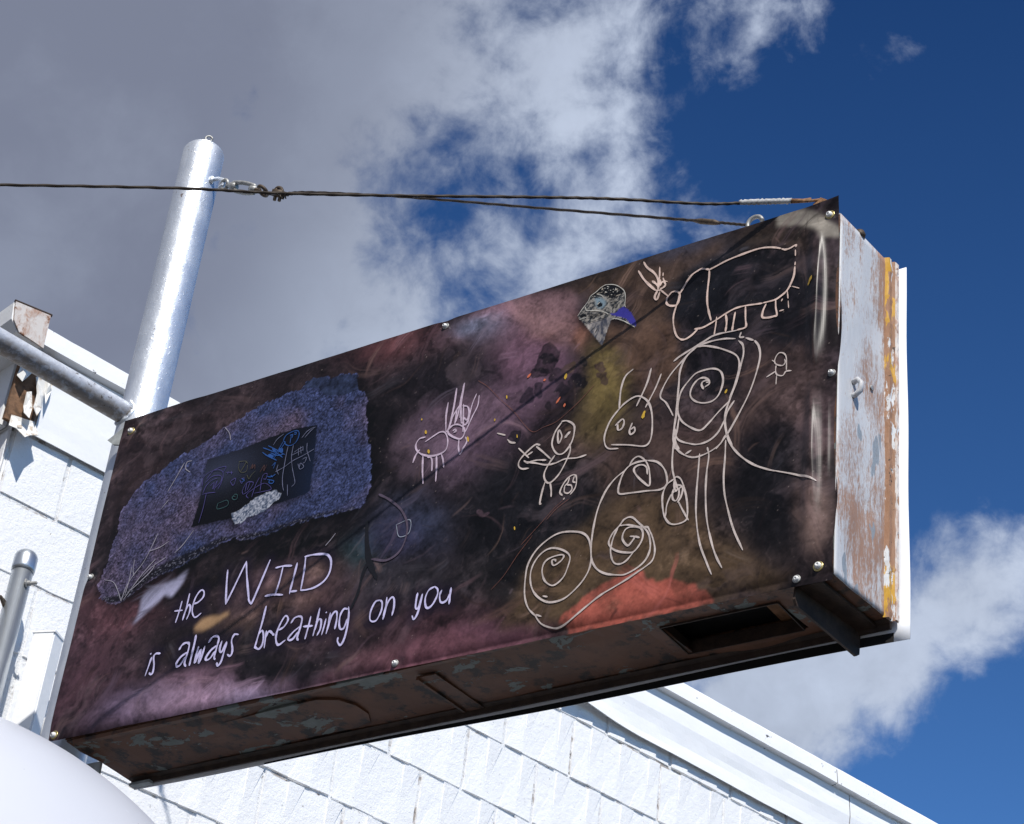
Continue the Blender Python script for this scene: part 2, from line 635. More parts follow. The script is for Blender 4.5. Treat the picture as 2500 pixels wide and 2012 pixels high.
# numpy value noise
def vnoise(x, y, seed=0):
    xi, yi = np.floor(x).astype(np.int64), np.floor(y).astype(np.int64)
    fx, fy = x - xi, y - yi
    fx, fy = fx * fx * fx * (fx * (fx * 6 - 15) + 10), fy * fy * fy * (fy * (fy * 6 - 15) + 10)

    def h(a, b):
        v = (a * 374761393 + b * 668265263 + seed * 1442695041) & 0xFFFFFFFF
        v = ((v ^ (v >> 13)) * 1274126177) & 0xFFFFFFFF
        return ((v ^ (v >> 16)) & 0xFFFFFF) / float(0xFFFFFF)
    a, b, c, d_ = h(xi, yi), h(xi + 1, yi), h(xi, yi + 1), h(xi + 1, yi + 1)
    return (a * (1 - fx) + b * fx) * (1 - fy) + (c * (1 - fx) + d_ * fx) * fy


def fbm(x, y, octv=5, seed=0, gain=.5):
    s, a, t = 0, 1.0, 0
    for i in range(octv):
        s = s + a * vnoise(x * 2 ** i + 17.3 * i, y * 2 ** i - 9.1 * i, seed + i)
        t += a
        a *= gain
    return s / t


# ------------------------------------------------------------------ the setting
gr = obj('ground', [(-300, -300, 0), (300, -300, 0), (300, 300, 0), (-300, 300, 0)], [(0, 1, 2, 3)], MAT['ground'])
tag(gr, kind='structure')

# ------------------------------------------------------------------ building
WAZ = math.radians(76.0)
WW = Vector((math.cos(WAZ), math.sin(WAZ), 0))          # along the front wall
WN = Vector((math.sin(WAZ), -math.cos(WAZ), 0))         # out of the front wall
WP = Vector((-.68, .0933, 0))
UC = .13                                                 # the corner of the building


def wp(u, out, z):
    return WP + WW * u + WN * out + Vector((0, 0, z))


bld = thing('block_building', wp(3.0, -1.5, 0), 'white painted concrete block building with peeling metal fascia behind the sign', 'building')
CH = .195
Z0 = 4.55                                                # a course line
UEND = 6.6


def joints(kind):
    if kind == 0:
        j = [.301, .69, 1.06, 1.33, 1.60, 1.863, 2.131, 2.511, 2.80]
    elif kind == 1:
        j = [.49, .86, 1.18, 1.455, 1.727, 1.999, 2.27, 2.55, 2.83]
    else:
        j = [.299, .66, .98, 1.278, 1.575, 1.86, 2.14, 2.42, 2.70]
    while j[-1] < UEND - .3:
        j.append(j[-1] + .27)
    return [UC] + j + [UEND]


def block_mesh(u0, u1, z0, z1, rng, facets, plane):
    """one block with chamfered, slightly ragged arrises; plane(u,out,z) places it"""
    mb = MB()
    gap = .0024
    u0 += gap; u1 -= gap; z0 += gap; z1 -= gap
    nu, nz, ch = max(2, int((u1 - u0) / .06)), 3, .004
    pr = rng.uniform(-.0015, .0015)
    idx = {}

    def put(key, u, o, z):
        if key not in idx:
            idx[key] = len(mb.v)
            mb.v.append(plane(u, o, z))
        return idx[key]
    for i in range(nu + 1):
        for j in range(nz + 1):
            u = u0 + ch + (u1 - u0 - 2 * ch) * i / nu
            z = z0 + ch + (z1 - z0 - 2 * ch) * j / nz
            e = i in (0, nu) or j in (0, nz)
            ju, jz = (rng.uniform(-.002, .002), rng.uniform(-.002, .002)) if e else (0, 0)
            put((i, j), u + ju, pr + (rng.uniform(-.0012, .0006) if e else rng.uniform(-.0005, .0005)), z + jz)
    for i in range(nu):
        for j in range(nz):
            mb.f.append((idx[(i, j)], idx[(i + 1, j)], idx[(i + 1, j + 1)], idx[(i, j + 1)]))
    rim = [(i, 0) for i in range(nu)] + [(nu, j) for j in range(nz)] + [(nu - i, nz) for i in range(nu)] + [(0, nz - j) for j in range(nz)]
    back = []
    for (i, j) in rim:
        u = u0 + (u1 - u0) * i / nu
        z = z0 + (z1 - z0) * j / nz
        back.append(put(('b', i, j), u + rng.uniform(-.0015, .0015), -.02, z + rng.uniform(-.0015, .0015)))
    for k in range(len(rim)):
        a, b2 = rim[k], rim[(k + 1) % len(rim)]
        mb.f.append((idx[b2], idx[a], back[k], back[(k + 1) % len(rim)]))
    if facets:
        n = max(1, int(round((u1 - u0) / .135)))
        w = (u1 - u0) / n
        h = z1 - z0
        for k in range(n):
            a = u0 + k * w
            p = .0043 + rng.uniform(-.0010, .0010)
            fl = pr - .002
            # ramp whose foot stands proud (catches the light)
            f1 = [(a + .006, -.004, z0 + .001), (a + .006, pr + p * .3, z0 + .003), (a + w * .52, pr + p, z0 + .002), (a + w * .52, -.004, z0 + .001), (a + w * .52, fl + .0005, z1 - .014)]
            mb.add([plane(*q) for q in f1], [(1, 2, 4), (0, 1, 4), (3, 4, 2), (0, 3, 2, 1)])
            # wedge whose head stands proud (falls into shade)
            f2 = [(a + w * .60, -.004, z1 - .001), (a + w * .60, pr + p, z1 - .002), (a + w * .97, pr + p * .8, z1 - .002), (a + w * .97, -.004, z1 - .001), (a + w * .58, fl + .0005, z0 + .03)]
            mb.add([plane(*q) for q in f2], [(1, 4, 2), (0, 4, 1), (3, 2, 4), (0, 1, 2, 3)])
    return mb


rng = random.Random(5)
row = 0
for r in range(-1, 9):
    z1 = Z0 - r * CH
    z0 = z1 - CH
    js = joints((r + 0) % 3 if r >= 0 else 1)
    for k in range(len(js) - 1):
        if js[k + 1] - js[k] < .06:
            continue
        facets = js[k] > .62 + (.1 if r == 0 else 0)
        block_mesh(js[k], js[k + 1], z0, z1, rng, facets, wp).build('block', MAT['block'], bld)

UA = -3.2      # length of the side wall


def sp(u, out, z):      # side wall: u runs back from the corner
    return WP + WW * (UC - .012 - out) + WN * (-.004 - u) + Vector((0, 0, z))


def spf(u, out, z):     # mirrored so that faces look outwards
    return sp(u, out, z)


for r in range(-1, 9):
    z1 = Z0 - r * CH
    js = [0, .2, .59, .79] if r % 2 else [0, .4, .79]
    for k in range(len(js) - 1):
        mbk = block_mesh(js[k], js[k + 1], z1 - CH, z1, rng, False, spf)
        mbk.f = [tuple(reversed(f)) for f in mbk.f]
        mbk.build('block', MAT['block'], bld)
# painted mortar bed behind the blocks, and the rest of the walls
mb = MB()
mb.add([wp(UC, -.0045, 2.3), wp(UEND, -.0045, 2.3), wp(UEND, -.0045, 4.80), wp(UC, -.0045, 4.80)], [(0, 1, 2, 3)])
mb.add([sp(0, -.0045, 2.3), sp(.80, -.0045, 2.3), sp(.80, -.0045, 4.80), sp(0, -.0045, 4.80)], [(3, 2, 1, 0)])
mb.build('mortar_bed', MAT['mortar'], bld)
mb = MB()
lo = Z0 - 9 * CH - .001
mb.add([wp(UC, .001, 0), wp(UEND, .001, 0), wp(UEND, .001, lo), wp(UC, .001, lo), wp(UC, -3.2, 0), wp(UEND, -3.2, 0), wp(UEND, -3.2, 4.79), wp(UC, -3.2, 4.79), wp(UC, -.03, 4.79), wp(UEND, -.03, 4.79)],
       [(0, 1, 2, 3), (4, 7, 6, 5), (7, 8, 9, 6), (0, 3, 8, 7, 4), (1, 5, 6, 9, 2)])
mb.add([sp(.793, 0, 0), sp(3.2, 0, 0), sp(3.2, 0, 4.79), sp(.793, 0, 4.79)], [(3, 2, 1, 0)])
mb.add([sp(0, 0, 0), sp(.793, 0, 0), sp(.793, 0, lo), sp(0, 0, lo)], [(3, 2, 1, 0)])
mb.build('wall', MAT['block'], bld)

# roof edge
rs = MB()
rs.add([wp(UC - .03, .028, 4.846), wp(UEND, .028, 4.826), wp(UEND, -3.2, 4.90), wp(UC - .03, -3.2, 4.90), wp(UC - .03, .028, 4.80), wp(UEND, .028, 4.775), wp(UEND, -3.2, 4.80), wp(UC - .03, -3.2, 4.80)],
       [(0, 1, 2, 3), (7, 6, 5, 4), (4, 5, 1, 0), (5, 6, 2, 1), (6, 7, 3, 2), (7, 4, 0, 3)])
rs.build('roof', MAT['roof'], bld)


def strip(name, material, us, prof, parent, thick=.0025):
    """prof(u) -> list of (out, z) from top to bottom"""
    rows = [prof(u) for u in us]
    m = len(rows[0])
    vs = [wp(u, o, z) for u, pr in zip(us, rows) for o, z in pr]
    fs = [(i * m + j, i * m + j + 1, (i + 1) * m + j + 1, (i + 1) * m + j) for i in range(len(us) - 1) for j in range(m - 1)]
    o = obj(name, vs, fs, material, parent)
    sm = o.modifiers.new('thickness', 'SOLIDIFY')
    sm.thickness = thick
    sm.offset = 0
    return o


def wob(u, f, s):
    return float(fbm(np.array([u * f]), np.array([s * 3.7]), 4, int(s * 10))[0]) - .5


def sstep(x, a, b):
    t = min(1, max(0, (x - a) / (b - a)))
    return t * t * (3 - 2 * t)


# pieces of the drip edge and of the fascia sheet
for ua, ub in ((.115, 1.62), (1.625, 3.305), (3.31, 4.9), (4.905, UEND)):
    us = np.linspace(ua, ub, 70)
    strip('drip_edge', MAT['drip'], us,
          lambda u: [(.012, 4.853 + .004 * wob(u, 9, 1)), (.034 + .003 * wob(u, 5, 4), 4.846 + .007 * wob(u, 16, 1) - .004 * u), (.037 + .004 * wob(u, 4, 2), 4.815 - .004 * u),
                     (.039 + .006 * wob(u, 4, 2), 4.793 - .0035 * u + .004 * wob(u, 6, 3)), (.012, 4.790 - .0035 * u + .004 * wob(u, 6, 3))], bld)


def sheet(u):
    top = 4.787 - .003 * u + .003 * wob(u, 4, 5)
    bot = 4.545 + .045 * sstep(u, .5, 1.9) + .014 * math.exp(-((u - 2.08) / .18) ** 2) - .006 * sstep(u, 2.4, 3.2) + .005 * wob(u, 2.2, 6)
    bend = 4.705 - .008 * sstep(u, 2.4, 3.2) + .006 * wob(u, 2.0, 7)
    fl = .020 * math.exp(-((u - 2.05) / .20) ** 2) + .002 * sstep(u, 1.5, 2.6) + .004 * wob(u, 2.5, 8)
    bulge = .005 * sstep(u, 1.4, 2.2) + .003 * wob(u, 1.7, 9)
    res = []
    for t in (0, .25, .5, .75, 1):
        z = top + (bend - top) * t
        res.append((.014 + bulge * t + .003 * wob(u + t * .7, 6, 11), z))
    for t in (.2, .4, .6, .8, 1):
        z = bend + (bot - bend) * t
        res.append((.014 + bulge * (1 - t * .4) + fl * t * t * 1.0 - .005 * (1 - abs(2 * t - 1)) * sstep(u, 1.5, 2.4) + .003 * wob(u * .9 + t, 6, 12), z))
    return res


for ua, ub in ((.175, 2.02), (2.024, 3.395), (3.40, 5.0), (5.005, UEND)):
    strip('fascia_sheet', MAT['fascia'], np.linspace(ua, ub, 90), sheet, bld)
# side fascia and the gutter that runs along the side wall
mb = MB()
mb.box((0, 0, 0), (3.0, .022, .235), Matrix.Translation(sp(.02, .004, 4.555)) @ Matrix((-WN, -WW, Vector((0, 0, 1)))).transposed().to_4x4())
mb.build('side_fascia', MAT['fascia'], bld)
gp = [(0, 4.748), (.075, 4.752), (.098, 4.78), (.104, 4.828), (.094, 4.838), (.098, 4.826), (.070, 4.764), (.006, 4.758), (.004, 4.835), (0, 4.835)]
mb = MB()
mb.prism([WP + WW * (.098 - o) + WN * .088 + Vector((0, 0, z)) for o, z in gp], -WN * 3.0)
gut = mb.build('gutter', MAT['fascia'], bld)
mb = MB()
ec = [(-.004, 4.742), (.030, 4.746), (.072, 4.750), (.094, 4.776), (.103, 4.830), (.06, 4.838), (.0, 4.846)]
mb.prism([WP + WW * (.099 - o) + WN * .0885 + Vector((0, 0, z)) for o, z in ec], WN * .006)
cap_o = mb.build('end_cap', MAT['endcap'])
cap_o.parent = gut
mb = MB()
mb.tube([WP + WW * (.103 - t * .108) + WN * .091 + Vector((0, 0, 4.847 - .015 * t)) for t in (0, .25, .5, .75, 1)], .0045, 8)
mb.build('gutter_lip', MAT['dark'], bld)
# torn corner: bare wood and curls of paint
mb = MB()
mb.prism([wp(u, .006, z) for u, z in ((.085, 4.55), (.165, 4.55), (.172, 4.76), (.085, 4.76))], WN * .012)
mb.build('corner_board', MAT['wood'], bld)


def flake(pts, curl, name='paint_flake'):
    """pts outline (u,z); curls outwards towards its lower end"""
    us = [p[0] for p in pts]; zs = [p[1] for p in pts]
    z0, z1 = min(zs), max(zs)
    n = len(pts)
    cu_, cz_ = sum(us) / n, sum(zs) / n

    def out(u, z):
        return .026 + curl * ((z1 - z) / (z1 - z0)) ** 2 + .006 * math.sin(u * 150 + z * 90)
    ring = [wp(u, out(u, z), z) for u, z in pts]
    mid = [wp(cu_ + (u - cu_) * .5, out(cu_ + (u - cu_) * .5, cz_ + (z - cz_) * .5) + .003, cz_ + (z - cz_) * .5) for u, z in pts]
    ctr = [wp(cu_, out(cu_, cz_) + .004, cz_)]
    fs = [(i, (i + 1) % n, n + (i + 1) % n, n + i) for i in range(n)] + [(n + i, n + (i + 1) % n, 2 * n) for i in range(n)]
    o = obj(name, ring + mid + ctr, fs, MAT['flake'], bld)
    s = o.modifiers.new('thickness', 'SOLIDIFY'); s.thickness = .0015
    return o


flake([(.082, 4.745), (.125, 4.735), (.118, 4.70), (.108, 4.68), (.094, 4.655), (.080, 4.67), (.086, 4.71)], .020)
flake([(.135, 4.70), (.158, 4.715), (.170, 4.66), (.166, 4.61), (.152, 4.575), (.140, 4.60), (.146, 4.65)], .022)
flake([(.118, 4.64), (.135, 4.655), (.141, 4.60), (.132, 4.555), (.116, 4.565), (.122, 4.60)], .028)
flake([(.100, 4.565), (.160, 4.57), (.178, 4.535), (.150, 4.515), (.128, 4.490), (.108, 4.515), (.092, 4.520)], .040)
flake([(.160, 4.74), (.180, 4.735), (.184, 4.68), (.174, 4.63), (.168, 4.67)], .012)

# ------------------------------------------------------------------ pole with its brace
PX, PY, PR = -.057, .0933, .052
ZT = 5.145
pole = thing('steel_pole', (PX, PY, 0), 'tall silver painted steel pole at the left end of the sign, with a side brace', 'pole')
mb = MB()
zs = [0, 1, 2, 3] + list(np.linspace(3.3, ZT - .006, 30))
mb.lathe([(PR, z) for z in zs] + [(PR - .003, ZT)], (PX, PY, 0), (0, 0, 1), 56)
mb.build('tube', MAT['silver'], pole, True)
mb = MB()
mb.lathe([(PR - .004, ZT + .0005), (PR - .004, ZT + .003), (PR - .015, ZT + .006)], (PX, PY, 0), (0, 0, 1), 32)
mb.build('cap', MAT['silver'], pole)
mb = MB()
mb.tube(arc((PX + .008, PY - .002, ZT + .042), (.74, .67, 0), (0, 0, 1), .0085, 0, math.pi * 1.9, 18), .0028, 8)
mb.tube([(PX + .008, PY - .002, ZT), (PX + .008, PY - .002, ZT + .034)], .0028, 8)
mb.build('top_eye', MAT['steel'], pole, True)
for k in range(26):
    pass
mb = MB()
b0 = Vector((PX, PY, 4.322)) - WW * .030
b1 = Vector((PX, PY, 4.322)) - WW * .9 + Vector((0, 0, .030))
mb.tube([b0 + (b1 - b0) * t for t in np.linspace(0, 1, 24)], .0268, 32)
br = mb.build('brace', MAT['brace'], pole, True)
mb = MB()
ring = []
bd = (b1 - b0).normalized()
for i in range(40):
    th = 2 * math.pi * i / 40
    a = bd.cross(Vector((0, 0, 1))).normalized()
    b_ = a.cross(bd)
    off = a * math.cos(th) * .029 + b_ * math.sin(th) * .029
    # seat of the bead on the pole
    lat = off.dot(a)
    ring.append(b0 + off + bd * (.019 - (PR - math.sqrt(PR * PR - lat * lat)) + rng.uniform(-.002, .002)))
mb.tube(ring, [.0052 + rng.uniform(-.001, .0014) for _ in ring], 8, closed=True)
mb.build('weld_bead', MAT['silver'], pole, True)
# lugs that tie the sign to the pole
mb = MB()
mb.prism([(-.061, .012, ZB + .773), (-.020, .012, ZB + .795), (.006, .012, ZB + .785), (.006, .012, ZB + .742), (-.040, .012, ZB + .756)], (0, .006, 0))
mb.build('lug', MAT['greyp'], pole)
mb = MB()
outer = [(-.030, -.005), (.060, -.005), (.064, -.085), (.056, -.098), (-.024, -.100), (-.030, -.090)]
cx, cz = .026, -.052
inner = [(cx + .016 * math.copysign(1, math.cos(t)) * (1 if abs(math.cos(t)) > .1 else 0) * .5 + .012 * math.cos(t), cz + .0095 * math.sin(t)) for t in [2 * math.pi * (i + .5) / 12 for i in range(12)]]
y0, y1 = .095, .101
bm = bmesh.new()
ov = [bm.verts.new((x, y0, ZB + z)) for x, z in outer]
iv = [bm.verts.new((x, y0, ZB + z)) for x, z in inner]
eds = [bm.edges.new((ov[i], ov[(i + 1) % len(ov)])) for i in range(len(ov))] + [bm.edges.new((iv[i], iv[(i + 1) % len(iv)])) for i in range(len(iv))]
bmesh.ops.triangle_fill(bm, edges=eds, use_beauty=True)
me = bpy.data.meshes.new('slotted_plate')
bm.to_mesh(me); bm.free()
o = bpy.data.objects.new('slotted_plate', me)
COL.objects.link(o); me.materials.append(MAT['greyp']); adopt(o, pole)
s = o.modifiers.new('thickness', 'SOLIDIFY'); s.thickness = .006
# staple welded near the top that carries the stay
hk = Vector((-.004, .094, 5.036))
mb = MB()
hd = Vector((.93, -.10, -.36)).normalized()
mb.tube([hk - hd * .006, hk + hd * .022 + Vector((0, 0, .002)), hk + hd * .046 - Vector((0, 0, .004)), hk + hd * .050 - Vector((0, 0, .018)), hk + hd * .036 - Vector((0, 0, .032))], .0056, 10)
mb.tube([hk - hd * .003 - Vector((0, .004, .012)), hk + Vector((.004, -.004, .004))], .007, 8)
mb.build('hook', MAT['silver'], pole, True)

# ------------------------------------------------------------------ guy wires
def ropetube(pts, r, per):
    p = [Vector(q) for q in catmull(pts, per)]
    return MB().tube(p, r, 9, lobes=3, twist=.9)


w2 = thing('guy_wire', (.02, .08, 4.3), 'rusty guy wire with a turnbuckle from the pole to the sign top', 'wire', 'wire ropes staying the sign')
A = Vector((.043, .089, 4.999))
Bp = Vector((.239, .088, 4.897))
td = (Bp - A).normalized()
tu = td.cross(Vector((.6, .8, 0))).normalized()
ts = td.cross(tu)
e0, e1, e2, e3 = .014, .036, .126, .146
tb = MB()
for sgn in (-1, 1):
    tb.tube([A + td * (e1 + t * (e2 - e1)) + tu * sgn * (.0122 * math.sin(math.pi * (.12 + .76 * t)) ** .45) for t in np.linspace(0, 1, 11)], .0056, 8)
tb.tube([A + td * (e1 - .004), A + td * (e1 + .014)], .0098, 10)
tb.tube([A + td * (e2 - .014), A + td * (e2 + .004)], .0098, 10)
tbo = tb.build('turnbuckle', MAT['steel'], w2, True)
mb = MB()
mb.tube([A + td * (e1 + .012), A + td * e0], .0058, 8)
mb.tube(arc(A + td * .004, td, tu, .0125, .1, 2 * math.pi - .3, 16), .0048, 8)
mb.build('eye_screw', MAT['steel'], w2, True)
mb = MB()
mb.tube([A + td * (e2 - .012), A + td * e3], .0058, 8)
mb.tube(arc(A + td * (e3 + .012), td, (ts + tu * .8), .0140, 3.3, 8.6, 16), .0048, 8)
mb.build('eye_screw', MAT['clip'], w2, True)
C0 = A + td * (e3 + .016)
mb = MB()
cc = A + td * (e3 + .072)
mb.box((-.016, -.008, -.009), (.016, .008, .008), Matrix.Translation(cc) @ Matrix((td, ts, tu)).transposed().to_4x4())
for sgn in (-1, 1):
    mb.tube([cc + td * sgn * .009 + Vector((0, 0, -.022)), cc + td * sgn * .009 + Vector((0, 0, .012))], .0042, 8)
mb.tube(arc(cc + Vector((0, 0, .004)), td, (0, 0, 1), .014, .1, math.pi - .1, 12), .0045, 8)
mb.build('cable_clip', MAT['clip'], w2, True)
W2PTS = [C0, cc - Vector((0, 0, .002)), (.34, .086, 4.862), (.634, .085, 4.738), (.998, .085, 4.574), (1.343, .085, 4.419), (1.45, .085, 4.371), (1.526, .085, 4.336)]
ropetube(W2PTS, .0029, 40).build('cable', MAT['cable'], w2, True)
mb = MB()
mb.tube([C0, C0 + td * .012 - tu * .006, cc - tu * .004, cc + td * .03 - tu * .002, cc + td * .045 + tu * .003], .0027, 8)
mb.tube([cc + td * .032 + Vector((.010 * q, .005 * math.sin(q * 9), .006 * math.cos(q * 7))) for q in np.linspace(-1.6, 1.6, 30)], .0018, 6)
mb.build('cable_tail', MAT['cable'], w2, True)
mb = MB()
mb.tube([(1.40, .085, 4.3935), (1.418, .085, 4.385), (1.448, .085, 4.3715), (1.462, .085, 4.364)], [.003, .0062, .0060, .003], 10)
mb.build('splice', MAT['clip'], w2, True)

w1 = thing('guy_wire', (1.7, .0, 4.25), 'rusty guy wire with taped splice running left from the top right corner of the sign', 'wire', 'wire ropes staying the sign')
PAINT_GAIN = 0.88
